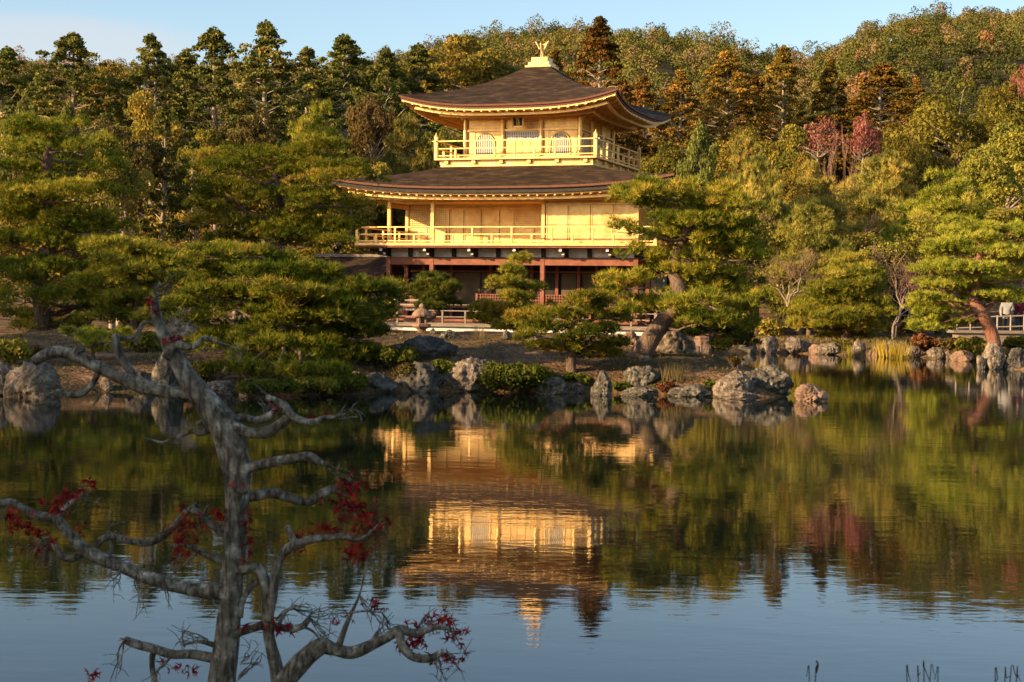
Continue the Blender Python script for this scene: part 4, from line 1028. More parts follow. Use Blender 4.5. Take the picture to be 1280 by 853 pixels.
hero_pine('red barked pine bending over the right bank, wide layered crown at the right edge', (1246, 430), 54,
    [(1248,434,9),(1238,412,8.5),(1226,394,8),(1219,380,8),(1221,362,6.5),(1220,340,5.5),(1223,315,4),(1225,292,2)],
    [(1212,290,42,7),(1264,292,30,7),(1204,303,44,8),(1180,318,32,7),(1238,317,46,8),(1274,328,22,8),(1168,338,30,7),(1213,341,42,8),(1262,349,30,8),(1182,359,42,8),(1243,367,42,8),(1165,377,27,7),(1203,386,30,6),(1262,376,32,8),(1168,399,30,7),(1155,411,22,7),(1192,407,26,6),(1150,388,20,6)], M['pine_y'], M['bark_red'], seed=14, dens=120, L=.17, w=.022, depth=.8, core_on=False, fill=.3)
rl = [P(1220,384,54), P(1208,383,54.2), P(1198,389,54.4), P(1194,397,54.5)]

# ------------------------------------------------------------------ trees behind, copied from a few grown ones
PR = {}
PR['pineA'] = auto_pine_proto(21, M['pine_far'], M['bark'], 6, 5.4, 9)
PR['pineB'] = auto_pine_proto(22, M['pine_far'], M['bark'], 6, 5.0, 8)
PR['pineY'] = auto_pine_proto(23, M['pine_y'], M['bark'], 6, 5.4, 8)
PR['spiky'] = proto_conifer(24, M['blue'], M['bark'], 8, 8, 22000, .13, .25, 170, 2.2, .075, -.25, .15)
PR['sugi'] = proto_conifer(31, M['sugi'], M['bark_pale'], 20, 9, 34000, .16, .42, 300, 2.3, .062, .25, .16)
PR['sugi2'] = proto_conifer(32, M['sugi'], M['bark_pale'], 20, 9, 36000, .16, .3, 330, 1.9, .06, .25, .16)
PR['sugi3'] = proto_conifer(33, M['sugi'], M['bark_pale'], 20, 9, 38000, .16, .25, 350, 2.0, .06, .25, .14)
PR['hin'] = proto_conifer(41, M['hinoki'], M['bark_pale'], 18, 9, 38000, .15, .24, 320, 3.2, .058, .15, .38)
PR['hin2'] = proto_conifer(42, M['hinoki'], M['bark_pale'], 18, 9, 38000, .15, .2, 340, 2.3, .056, .05, .3)
PR['thin'] = proto_conifer(43, M['hinoki'], M['bark_pale'], 14, 6, 9000, .15, .42, 90, 1.8, .07, .2, .3)
PR['broadG'] = proto_broad(51, M['green'], M['bark_pale'], 8, 7, 20000, .115)
PR['broad'] = proto_broad(52, M['broad'], M['bark_pale'], 8, 7, 20000, .115)
PR['broad2'] = proto_broad(53, M['broad'], M['bark_pale'], 8, 7, 20000, .115, flame=.25)
PR['brown'] = proto_broad(54, M['brown'], M['bark_pale'], 8, 7, 20000, .115, flame=.15)
for k_, (mt_, sd_) in {'broadG': ('green', 51), 'broad': ('broad', 52), 'broad2': ('broad', 53), 'brown': ('brown', 54)}.items():
    PR[k_ + 'T'] = proto_broad(sd_ + 20, M[mt_], M['bark_pale'], 10, 5.5, 17000, .11, low=.48)
PR['ochre'] = proto_broad(55, M['ochre'], M['bark_pale'], 8, 8, 22000, .115)
PR['bare'] = proto_bare(61, M['twig'], M['bark_pale'], 5, 5)
PR['bare2'] = proto_bare(62, M['twig'], M['bark_pale'], 5, 5, multi=2)
PR['pink2'] = proto_broad(64, M['pink'], M['bark_pale'], 12, 5, 1700, .13, low=.66, nb=46)
PR['pink'] = proto_broad(63, M['pink'], M['bark_pale'], 12, 5, 4200, .12, low=.62, nb=42)

BACK = [  # proto, name, category, label, px, Y, top, width px
 ('hin', 'cypress_tree', 'leftmost tall cypress on the skyline with bare pale limbs showing through its crown', 88, 108, 44, 100),
 ('hin2', 'cypress_tree', 'dense pointed cypress on the skyline between two taller see-through ones', 187, 112, 46, 78),
 ('hin', 'cypress_tree', 'broad skyline cypress just left of the tallest cypress', 265, 108, 38, 92),
 ('hin2', 'cypress_tree', 'tallest cypress on the left skyline with a pale trunk', 330, 106, 30, 92),
 ('hin', 'cypress_tree', 'wide skyline cypress right of the tallest one, branches flat', 428, 112, 46, 96),
 ('hin2', 'cypress_tree', 'dark cypress at the very left edge of the skyline', 8, 112, 62, 90),
 ('hin2', 'cypress_tree', 'low dark cypress where the skyline dips, left of the upper pavilion roof', 520, 116, 58, 84),
 ('broad', 'broadleaf_tree', 'rounded green brown tree top behind the left tip of the upper roof', 588, 122, 52, 110),
 ('hin', 'cypress_tree', 'shaded cypress filling the gap between the second and third skyline cypresses', 228, 120, 66, 70),
 ('hin2', 'cypress_tree', 'shaded cypress behind the gap right of the tallest cypress', 380, 122, 62, 80),
 ('broad2', 'broadleaf_tree', 'brownish tree crowded behind the leftmost tall cypress', 135, 124, 84, 80),
 ('hin', 'cypress_tree', 'dark cypress close behind the left tip of the upper roof', 480, 106, 62, 70),
 ('sugi3', 'cedar_tree', 'tallest red brown cedar standing just right of the phoenix finial', 744, 112, 24, 82),
 ('sugi2', 'cedar_tree', 'low brown cedar directly behind the phoenix finial', 690, 118, 66, 70),
 ('sugi', 'cedar_tree', 'broad red brown cedar with a long bare pale trunk, right of the upper roof', 903, 124, 66, 72),
 ('sugi3', 'cedar_tree', 'tall brown cedar between two bare trunked cedars on the right', 974, 128, 60, 68),
 ('sugi2', 'cedar_tree', 'narrow brown cedar left of the widest right hand cedar', 1034, 130, 76, 56),
 ('sugi', 'cedar_tree', 'widest brown cedar with a pale trunk above the salmon leaved tree', 1098, 126, 82, 92),
 ('sugi2', 'cedar_tree', 'dark cedar in the shade beyond the right end of the upper roof', 846, 120, 90, 76),
 ('sugi3', 'cedar_tree', 'low cedar peeping over the right eave of the upper roof', 800, 120, 96, 60),
 ('sugi3', 'cedar_tree', 'short shaded cedar under the two tall right hand cedars', 940, 134, 96, 62),
 ('sugi2', 'cedar_tree', 'shaded cedar behind the widest right hand cedar', 1140, 138, 100, 56),
 ('thin', 'thin_cypress_tree', 'slender pale stemmed cypress left of its twin in the dark gap', 203, 78, 138, 66),
 ('thin', 'thin_cypress_tree', 'slender cypress with a thicker brown stem, right of its pale twin', 241, 80, 178, 70),
 ('spiky', 'pale_conifer', 'pale green young conifer behind the lower roof at its right end', 872, 92, 158, 64),
 ('spiky', 'pale_conifer', 'feathery pale conifer behind the top of the left edge pine', 30, 70, 128, 90),
 ('spiky', 'pale_conifer', 'second feathery pale conifer rising behind the left edge pine', 85, 72, 136, 70),
 ('pineY', 'pine_tree', 'yellow pine lit by the sun between the skyline cypresses and the lower roof', 397, 92, 140, 92),
 ('pineB', 'pine_tree', 'soft green pine behind the left end of the lower roof', 505, 94, 160, 84),
 ('broadG', 'broadleaf_tree', 'bushy green tree behind the left end of the upper balcony', 545, 98, 168, 60),
 ('brown', 'broadleaf_tree', 'brown fuzzy tree below the dark cypress left of the upper roof', 462, 98, 118, 54),
 ('brown', 'broadleaf_tree', 'tan fuzzy tree in front of the tallest cypress trunk', 305, 88, 140, 66),
 ('broad2', 'broadleaf_tree', 'olive tree with a pointed top above the pale stemmed thin cypress', 190, 92, 128, 70),
 ('brown', 'broadleaf_tree', 'russet tree beside the left edge pine top', 150, 76, 152, 70),
 ('broad', 'broadleaf_tree', 'olive brown tree lower left of the dark gap', 140, 68, 190, 60),
 ('broad', 'broadleaf_tree', 'olive tree half hidden behind the tall forked pine', 268, 84, 168, 70),
 ('broad2', 'broadleaf_tree', 'dark bushy tree behind the huge pine, right of the two thin cypresses', 300, 72, 210, 80),
 ('broadG', 'broadleaf_tree', 'green tree behind the tall forked pine crown, near the lower roof', 436, 90, 188, 70),
 ('broad', 'broadleaf_tree', 'low shaded tree in the dark gap under the thin cypresses', 225, 92, 240, 100),
 ('broadG', 'broadleaf_tree', 'shaded tree behind the fishing deck roof', 415, 90, 250, 90),
 ('broadG', 'broadleaf_tree', 'dense green tree behind the right upper balcony corner', 830, 100, 180, 60),
 ('pineB', 'pine_tree', 'cloud pruned pine right of the pale green young conifer', 925, 84, 186, 80),
 ('broad', 'broadleaf_tree', 'olive tree directly below the brown cedar with the long bare trunk', 930, 98, 160, 84),
 ('pineA', 'pine_tree', 'layered pine with a visible short trunk above the black roof corner', 946, 74, 202, 84),
 ('pineB', 'pine_tree', 'bright layered pine below the salmon leaved tree', 1010, 78, 214, 92),
 ('pineY', 'pine_tree', 'yellow green pine in front of the ochre tree slope, left of the right edge pine', 1175, 80, 222, 130),
 ('pineA', 'pine_tree', 'grey green open pine between the salmon leaved tree and the rounded bank pine', 1100, 88, 200, 110),
 ('broad2', 'broadleaf_tree', 'brownish bush tree left of the salmon leaved tree', 975, 96, 168, 70),
 ('broad', 'broadleaf_tree', 'ochre green rounded tree under the salmon leaved tree', 1000, 92, 196, 62),
 ('ochre', 'broadleaf_tree', 'great rounded ochre tree on the right slope', 1195, 112, 122, 150),
 ('ochre', 'broadleaf_tree', 'smaller ochre tree at the foot of the great rounded one', 1135, 104, 172, 80),
 ('broadG', 'broadleaf_tree', 'large green leafy tree at the right edge beside the ochre trees', 1262, 92, 158, 100),
 ('ochre', 'broadleaf_tree', 'orange tinged tree at the right edge above the large green leafy one', 1268, 116, 112, 90),
 ('broadG', 'broadleaf_tree', 'green tree low on the right slope over the red barked pine', 1230, 86, 190, 80),
 ('sugi2', 'cedar_tree', 'lone brown cedar high at the right edge', 1262, 130, 108, 60),
 ('broadG', 'broadleaf_tree', 'dark green tree in the shade behind the leaning pine crown', 905, 70, 250, 110),
 ('broadG', 'broadleaf_tree', 'shaded bush tree behind the rounded bank pine', 1120, 74, 290, 110),
 ('broad', 'broadleaf_tree', 'shaded olive tree between the rounded bank pine and the leaning pine', 1000, 76, 268, 110),
 ('pineA', 'pine_tree', 'dark green pine behind the rounded bank pine, left side', 1012, 69, 258, 90),
 ('broadG', 'broadleaf_tree', 'dark thicket tree behind the red barked pine', 1195, 72, 270, 120),
 ('broadG', 'broadleaf_tree', 'dark thicket tree at the right edge behind the fence', 1275, 72, 250, 90),
 ('broadG', 'broadleaf_tree', 'shaded thicket tree behind the left edge pine', 60, 62, 230, 150),
 ('broadG', 'broadleaf_tree', 'shaded thicket tree behind the yellow green left pine', 170, 62, 290, 120),
 ('broadG', 'broadleaf_tree', 'shaded thicket tree behind the huge spreading pine', 290, 60, 300, 130),
 ('broadG', 'broadleaf_tree', 'shaded low tree left of the fishing deck', 385, 66, 318, 80),
]
CATS = {'cypress_tree': 'cypress tree', 'cedar_tree': 'cedar tree', 'pine_tree': 'pine tree', 'broadleaf_tree': 'tree', 'thin_cypress_tree': 'cypress tree', 'pale_conifer': 'conifer'}
GRP = {'cypress_tree': 'cypresses along the left skyline', 'cedar_tree': 'brown cedars behind the pavilion', 'pine_tree': 'pines growing behind the pavilion garden', 'broadleaf_tree': 'mixed trees behind the pond', 'thin_cypress_tree': 'slender cypresses in the dark gap', 'pale_conifer': 'pale conifers'}
for (pk, nm, lb, x_, Y_, tp_, wp_) in BACK:
    _b = P(x_, 373, Y_)
    if pk + 'T' in PR and wp_ * 1.2 * pxm(Y_) < .62 * (P(x_, tp_, Y_).z - gz(_b.x, Y_)): pk += 'T'
    place_tree(nm, PR[pk], lb, CATS[nm], x_, Y_, tp_, wp_ * {'hin': 1.5, 'hin2': 1.5, 'sugi': 1.4, 'sugi2': 1.35, 'sugi3': 1.4}.get(pk, 1.12), GRP[nm])
place_tree('bare_tree', PR['bare'], 'leafless pinkish tree with a pale forked trunk behind the small shaded pine', 'bare tree', 985, 66, 305, 110, 'leafless trees', base_py=382)
place_tree('bare_tree', PR['bare2'], 'leafless tree with grey branches between the two right bank pines', 'bare tree', 1118, 68, 300, 90, 'leafless trees')
place_tree('bare_tree', PR['bare'], 'pinkish leafless tree behind the leaning pine, beside the black roof corner', 'bare tree', 935, 72, 240, 90, 'leafless trees')
place_tree('bare_tree', PR['bare2'], 'low tangle of bare purple twigs in the dark gap below the thin cypresses', 'bare tree', 235, 64, 285, 90, 'leafless trees')
place_tree('bare_tree', PR['bare'], 'white branched leafless tree below the salmon leaves', 'bare tree', 1045, 90, 150, 60, 'leafless trees')
place_tree('bare_tree', PR['bare2'], 'pinkish bare tree low on the slope left of the rounded bank pine top', 'bare tree', 1065, 76, 262, 80, 'leafless trees')
place_tree('salmon_leaved_tree', PR['pink'], 'tall salmon red tree in front of the widest brown cedar', 'tree', 1078, 100, 143, 40, 'salmon red trees')
place_tree('salmon_leaved_tree', PR['pink2'], 'thinner salmon pink tree left of the tall salmon red one', 'tree', 1020, 102, 152, 60, 'salmon red trees')
place_tree('salmon_leaved_tree', PR['pink'], 'coral tree high on the slope at the right edge', 'tree', 1272, 150, 76, 26, 'salmon red trees')
# the belt of tall trees west of the pond, out of the picture, whose shade falls on the near shore
k_ = 0
for (X_, Y_, H_, W_) in [(-22,-14,9,8),(-19,-8,8.5,8),(-17,-2,8.5,8),(-22,3,10,8),(-27,8,11,8),(-30,13,11,8),(-25,-3,11,8),(-30,2,12,8),(-15,-11,7,7),(-29,16.2,12.6,8),(-30,25,10.3,8),(-31,33,10.2,8),(-32,39,10.8,8),(-33,9,12,9)]:
    pr = PR['broad' if k_ % 2 else 'broadG']; t_ = empty('broadleaf_tree', (X_, Y_, gz(X_, Y_) - .1), k_ * 1.3); t_.scale = (W_ / 7, W_ / 7, H_ / 8); k_ += 1
    tag(t_, 'tall leafy tree on the west bank outside the photo', 'tree', 'trees on the west bank')
    for nm, me in zip(('trunk', 'crown'), pr[:2]):
        o = bpy.data.objects.new(nm, me); COL.objects.link(o); o.parent = t_

# ------------------------------------------------------------------ the wooded hills: nobody could count these crowns
rng = np.random.default_rng(77)
pts = []
for R_ in np.arange(200, 612, 4.7):
    n = int(0.95 * R_ / 4.3); a = (rng.random(n) - .5) * .95
    pts.append(np.stack([np.sin(a) * (R_ + rng.normal(size=n) * 3), np.cos(a) * (R_ + rng.normal(size=n) * 3)], 1))
pts = np.concatenate(pts); hz = height(pts[:, 0], pts[:, 1]); nC = len(pts)
patch = fbm(np.stack([pts[:, 0] / 45, pts[:, 1] / 60, np.zeros(nC)], 1), 3, 31)
Vs, Fs, Ts, b = [], [], [], 0
for i_ in range(nC):
    x_, y_ = pts[i_]; R_ = math.hypot(x_, y_); cr = (1.6 + 1.5 * rng.random()) * (R_ / 480) ** .5; ch = cr * (1.2 + .6 * rng.random() + (.9 if rng.random() < .2 else 0))
    nn = int(260 if R_ < 320 else 190); nb_ = 9
    bd = rdir(nb_, rng); bd[:, 2] = np.abs(bd[:, 2]); bc = bd * np.array([cr * .55, cr * .55, ch * .5]); k = rng.integers(0, nb_, nn)
    d = rdir(nn, rng); d[:, 2] = np.where(d[:, 2] < -.3, -d[:, 2], d[:, 2])
    p = bc[k] + d * np.array([cr * .5, cr * .5, ch * .36]) + np.array([x_, y_, hz[i_] + ch * .55])
    V, Fq = leafquads(p, d, .27 if R_ < 320 else .38, rng, .9, 1.3)
    u_ = rng.random(); tn = .42 + .5 * patch[i_] + .2 * rng.normal()
    if u_ < .10: tn = .86
    if u_ < .012: tn = 1.0
    if tn > .95 and u_ > .012: tn = .9
    t = np.clip(np.clip(tn, 0.02, 1) + .06 * rng.normal(size=nn), 0, 1)
    Vs.append(V); Fs.append(Fq + b); Ts.append(t); b += len(V)
hf = np_mesh('hillside_forest', np.concatenate(Vs), np.concatenate(Fs), M['hill'], tone=np.concatenate(Ts)); tag(hf, 'autumn wood covering the hills', 'forest', kind='stuff')
# ------------------------------------------------------------------ rocks along the water
def rock(label, px, base_py, w_px, h_px, mat='rock', Y=None, seed=0, depth=.8, flat=0.0, tilt=0.0, sink=.12, name='rock', group='rocks along the shore', ridge=.62, cat='rock'):
    yh = 373 + .0135 * (px - 650)
    Y = ground_hit(px, base_py - (h_px * .12 if Y is not None else 0)) if base_py > 410 else (Y or 60)
    s = pxm(Y); W = w_px * s; H = h_px * s; b = P(px, base_py, Y)
    bm = bmesh.new(); bmesh.ops.create_icosphere(bm, subdivisions=5 if w_px > 24 else 4, radius=1.0)
    V = np.array([v.co[:] for v in bm.verts]); q = V * 1.25 + seed * 3.7
    # faceted lump: cut by random planes, then weathered
    rg = np.random.default_rng(seed + 100); r = np.ones(len(V))
    for _ in range(11):
        n_ = rdir(1, rg)[0]; dd = .60 + .3 * rg.random(); c = V @ n_; r = np.where(c > .05, np.minimum(r, dd / np.maximum(c, .05)), r)
    n1 = fbm(q, 4, seed); rid = 1 - np.abs(fbm(q * 3.4, 4, seed + 5)) * 2.6
    r = r * (1 + .20 * n1) + ridge * .24 * (rid - .7) + .05 * fbm(q * 9, 3, seed + 9)
    V2 = V * r[:, None]
    V2[:, 2] = np.where(V2[:, 2] > 0, V2[:, 2] * (1 - flat * .4), V2[:, 2])
    ex = (V2[:, 0].max() - V2[:, 0].min()) / 2; cx_ = (V2[:, 0].max() + V2[:, 0].min()) / 2; zt = V2[:, 2].max(); zb = V2[:, 2].min()
    k = 1 + sink
    V2[:, 0] = (V2[:, 0] - cx_) / ex * W / 2; V2[:, 1] = V2[:, 1] * W / 2 * depth
    V2[:, 2] = (V2[:, 2] + .35) / (zt + .35) * H; V2[:, 0] += tilt * V2[:, 2]
    for v, co in zip(bm.verts, V2): v.co = co
    me = bpy.data.meshes.new(name); bm.to_mesh(me); bm.free(); me.materials.append(M[mat])
    me.polygons.foreach_set('use_smooth', np.ones(len(me.polygons), dtype=bool))
    o = bpy.data.objects.new(name, me); COL.objects.link(o); o.location = (b.x, Y + W * .3 * depth, b.z); tag(o, label, cat, group); return o
ROCKS = [
 ('big craggy sunlit rock at the left shore with pale ridges', 36, 497, 78, 46, 'rock', None),
 ('half seen rough rock at the very left edge of the shore', 2, 494, 36, 42, 'rock', None),
 ('small pale stone alone at the water under the bare maple branch', 132, 489, 17, 20, 'rock', None),
 ('tall pale and dark rock standing in the water behind the maple trunk', 206, 490, 44, 52, 'rock_grey', None),
 ('dark low rock ledge between the small pale stone and the tall rock', 172, 488, 46, 26, 'rock_dark', 32.2),
 ('large pale boulder high on the left bank behind the maple trunk', 232, 437, 68, 54, 'rock', 39),
 ('low pale shore stone, left one of the pair under the huge pine', 273, 495, 38, 19, 'rock', None),
 ('low pale shore stone, right one of the pair under the huge pine', 312, 496, 30, 16, 'rock', None),
 ('small pinkish stone lit under the huge pine edge', 446, 474, 20, 10, 'rock_red', 33.2),
 ('small pale stone right of the pinkish one under the huge pine', 466, 478, 24, 11, 'rock', 33.0),
 ('long lit stone low on the slope above the small pinkish stone', 466, 452, 46, 14, 'rock_red', 37),
 ('broad dark mounded rock on the bank below the stone lantern', 522, 452, 100, 32, 'rock_dark', 37.5),
 ('large split rock at the water with a sunlit rim, right of the dark mound', 586, 490, 78, 44, 'rock', None),
 ('dark rough rock at the water below the broad dark mound', 520, 490, 68, 38, 'rock_dark', None),
 ('low dark rock at the water, left of the large split rock', 470, 490, 54, 24, 'rock_dark', 32.6),
 ('grey sloping rock in the shade beside the dark shrub', 690, 493, 44, 22, 'rock_grey', None),
 ('small round grey stone left of the upright stone', 722, 492, 20, 14, 'rock_grey', None),
 ('upright pale grey stone standing at the shaded shore', 752, 495, 28, 32, 'rock_grey', None),
 ('slanting grey rock on the bank right of the upright stone', 802, 484, 46, 27, 'rock_grey', 33.5),
 ('flat slab at the waterline under the slanting grey rock', 800, 496, 48, 12, 'rock_grey', None),
 ('long low slab at the waterline left of the pale craggy rock', 866, 496, 62, 15, 'rock_grey', None),
 ('pale craggy sunlit rock near the tip of the island', 917, 495, 54, 33, 'rock', None),
 ('low rough stone in front of the pale craggy rock', 922, 499, 56, 12, 'rock', None),
 ('large dark topped rock forming the tip of the island', 958, 488, 66, 33, 'rock_grey', 33.6),
 ('isolated pointed rock in the water off the island tip', 1016, 502, 42, 22, 'rock_red', None),
 ('large angular brown boulder right of the leaning trunk', 842, 446, 62, 34, 'rock', 43),
 ('reddish boulder left of the leaning trunk', 788, 436, 28, 24, 'rock_red', 46),
 ('dark angular stone on the lawn right of the stone lantern', 562, 424, 28, 12, 'rock_grey', 46),
 ('small upright stone by the lit young pine', 634, 427, 14, 14, 'rock_grey', 49),
 ('pale rubble stone below the pavilion base', 668, 428, 28, 12, 'rock', 52),
 ('tan rubble stone near the centre pine', 775, 430, 30, 12, 'rock_red', 50),
 ('pale stone at the foot of the leaning trunk', 806, 452, 20, 8, 'rock', 40),
 ('small stone at the foot of the stone lantern', 541, 418, 8, 8, 'rock', 46.5),
 ('upright sunlit far bank rock, first right of the island', 962, 442, 24, 22, 'rock', None),
 ('broad pale far bank rock left of the rounded pine', 1000, 441, 40, 20, 'rock', None),
 ('low far bank rock under the left side of the rounded pine', 1040, 443, 36, 15, 'rock', None),
 ('small upright pale rock under the rounded pine trunk', 1074, 446, 20, 20, 'rock', None),
 ('pair like grey rock by the yellow reeds', 1118, 446, 32, 21, 'rock_grey', None),
 ('small lumpy pale rock right of the yellow reeds', 1142, 447, 22, 15, 'rock', None),
 ('rounded pale rock below the orange shrubs', 1171, 449, 22, 15, 'rock', None),
 ('brown half submerged rock left of the big right bank rock', 1205, 452, 30, 14, 'rock_red', None),
 ('large pale boulder at the water under the red barked pine', 1244, 462, 30, 34, 'rock', None),
 ('narrow pale stone leaning on the left of the large right boulder', 1227, 462, 12, 18, 'rock', None),
 ('dark rock at the right edge beside the large right boulder', 1272, 460, 32, 26, 'rock_dark', None),
 ('dark far bank rock in the gap between island and bank', 935, 441, 24, 12, 'rock_dark', None),
 ('low brown far bank rock between two pale ones', 1020, 442, 18, 12, 'rock_red', None),
 ('low brown far bank rock left of the reeds', 1096, 445, 20, 12, 'rock_red', None),
 ('round little far bank rock above the orange shrubs edge', 1187, 448, 14, 10, 'rock', None),
]
for i_, (lb, x_, by_, w_, h_, mt, Y_) in enumerate(ROCKS):
    rock(lb, x_, by_, w_, h_, mt, Y_, seed=i_ * 3 + 2, depth=.85 if i_ not in (8, 9) else .5)

# ------------------------------------------------------------------ shrubs, grass, reeds
def shrub(name, label, cat, px, base_py, Y, w_px, h_px, mat, n=2600, size=.06, seed=0, group=None, nb=14, stems=True):
    rng = np.random.default_rng(seed + 900); Y = ground_hit(px, base_py); s = pxm(Y); W = w_px * s; H = h_px * s; b = P(px, base_py, Y); root = empty(name, (b.x, Y, b.z)); tag(root, label, cat, group)
    blobs = []
    for k in range(nb):
        a = rng.random() * 6.283; q = rng.random() ** .5 * .36; z = H * (.35 + .4 * rng.random() * (1 - q)); R = min(W, H * 1.6) * (.16 + .12 * rng.random()); blobs.append((math.cos(a) * q * W, math.sin(a) * q * W, z, R, R * .8))
    me = blob_crown(blobs, n, size, rng, mat, shell=.4); me.name = 'leaves'; o = bpy.data.objects.new('leaves', me); COL.objects.link(o); o.parent = root
    tb_ = [(np.array([[0, 0, -.05], np.array(b_[:3]) * .5 + rng.normal(size=3) * .03, b_[:3]]), np.array([.018, .012, .005])) for b_ in blobs]
    V, Fq = tubes_np(tb_, 5); np_mesh('stems', V, Fq, M['bark'], root, smooth=True); return root
shrub('shrub', 'dark leafy shrub hanging over the water right of the large split rock', 'shrub', 650, 491, 33.4, 110, 40, M['pine_shaded'], 9000, .045, 1, nb=34)
shrub('shrub', 'low dark shrub on the water edge below the huge pine', 'shrub', 395, 494, 33, 80, 26, M['green'], 4000, .045, 2)
shrub('shrub', 'twiggy brown bush among the dark rocks below the mound', 'shrub', 520, 478, 33.6, 60, 28, M['brown'], 2600, .035, 3)
shrub('rust_shrub', 'rust red shrub behind the yellow reeds, left of the wide bank pine', 'shrub', 1126, 424, 61, 36, 30, M['redshrub'], 2600, .09, 4, 'rust coloured shrubs')
shrub('rust_shrub', 'low orange shrub over the bank between reeds and lumpy rock', 'shrub', 1155, 440, 58, 44, 22, M['redshrub'], 2600, .08, 5, 'rust coloured shrubs')
shrub('rust_shrub', 'brown orange low shrub left of the red barked trunk', 'shrub', 1192, 438, 57, 40, 18, M['brown'], 2400, .08, 6, 'rust coloured shrubs')
shrub('shrub', 'green shrub right at the foot of the red barked pine', 'shrub', 1270, 440, 52, 44, 22, M['green'], 3000, .08, 7)
shrub('shrub', 'green shrub in front of the red barked trunk', 'shrub', 1214, 450, 50.5, 42, 30, M['green'], 3000, .075, 8)
shrub('shrub', 'leafy shrub on the far bank just right of the shaded pine', 'shrub', 962, 424, 61, 38, 26, M['broad'], 2600, .09, 9)
shrub('shrub', 'low green shrub on the bank under the rounded pine', 'shrub', 1055, 436, 60, 26, 12, M['green'], 1600, .08, 10)
shrub('rust_shrub', 'russet bush at the shaded shore right of the slanting rock', 'shrub', 832, 492, 33.2, 22, 16, M['redshrub'], 900, .04, 11, 'rust coloured shrubs')
shrub('rust_shrub', 'red leaved low plant under the tip rock of the island', 'shrub', 975, 487, 32.9, 36, 12, M['redshrub'], 1100, .04, 12, 'rust coloured shrubs')
shrub('rust_shrub', 'dark red low bush on the left bank under the edge pine', 'shrub', 47, 448, 36, 34, 16, M['redshrub'], 1400, .045, 13, 'rust coloured shrubs')
shrub('shrub', 'dark bush on the bank right under the huge pine, by the lit stones', 'shrub', 492, 462, 35, 64, 30, M['pine_shaded'], 4200, .05, 21)
shrub('shrub', 'dark shrub touching the water below the left part of the huge pine', 'shrub', 330, 498, 32, 90, 26, M['pine_shaded'], 5200, .05, 22)
shrub('shrub', 'dark shrub between the low pale shore stones and the dark rocks', 'shrub', 432, 492, 32, 60, 30, M['pine_shaded'], 4200, .05, 23)
shrub('shrub', 'dark low bush on the left bank between the tall rock and the huge pine', 'shrub', 248, 480, 33, 44, 30, M['green'], 2800, .05, 24)
shrub('shrub', 'dim undergrowth bush at the left edge under the old pine', 'shrub', 12, 455, 36, 60, 34, M['green'], 3600, .06, 25)
shrub('shrub', 'dim bush behind the little bright pine on the left bank', 'shrub', 180, 440, 38, 60, 26, M['green'], 3600, .06, 26)
shrub('shrub', 'low dark bush between the dark mound and the large split rock', 'shrub', 552, 470, 34, 44, 22, M['pine_shaded'], 2600, .045, 31)
shrub('shrub', 'low green clump on the bank left of the upright grey stone', 'shrub', 722, 480, 34, 46, 14, M['pine_shaded'], 2000, .04, 32)
shrub('shrub', 'small dark clump right of the flat slab on the shaded shore', 'shrub', 776, 490, 33, 26, 14, M['pine_shaded'], 1300, .04, 33)
shrub('shrub', 'low dark clump at the waterline left of the tip rock', 'shrub', 893, 486, 33, 26, 12, M['pine_shaded'], 1200, .04, 34)
shrub('shrub', 'round trimmed bush beside the fishing deck', 'shrub', 470, 405, 64, 60, 40, M['green'], 3000, .08, 14)
shrub('shrub', 'small twiggy plant with dry leaves by the island tip', 'shrub', 920, 462, 36, 26, 22, M['brown'], 700, .035, 15)

def tuft_field(name, label, cat, spots, mat, L, w, seed, kind='stuff', parent=None, nb=7, spread=.5):
    rng = np.random.default_rng(seed); p = np.array(spots, float); ax = np.tile([0, 0, 1.0], (len(p), 1)) + rng.normal(size=(len(p), 3)) * .15
    V, Fq = blades(p, ax, nb, L, w, spread, rng); o = np_mesh(name, V, Fq, mat, parent, tone=np.repeat(rng.random(len(p)), nb)); tag(o, label, cat, kind=kind); return o
rng = np.random.default_rng(5); N = 26000
gx = rng.uniform(-14, 7, N); gy = rng.uniform(31, 60, N); sd = sdist(gx, gy); cl_ = fbm(np.stack([gx * .8, gy * .8, gx * 0], 1), 3, 4)
ok = (sd > .25) & (cl_ + .1 * rng.normal(size=N) > -.05); gx, gy = gx[ok], gy[ok]
tuft_field('grass', 'short dry grass on the island and banks', 'grass', np.stack([gx, gy, height(gx, gy) - .01], 1), M['drygrass'], .07, .012, 6)
N = 5200; gx = rng.uniform(8, 24, N); gy = rng.uniform(46, 68, N); sd = sdist(gx, gy); ok = sd > .2; gx, gy = gx[ok], gy[ok]
tuft_field('grass', 'grass on the right bank', 'grass', np.stack([gx, gy, height(gx, gy) - .01], 1), M['drygrass'], .16, .022, 7)
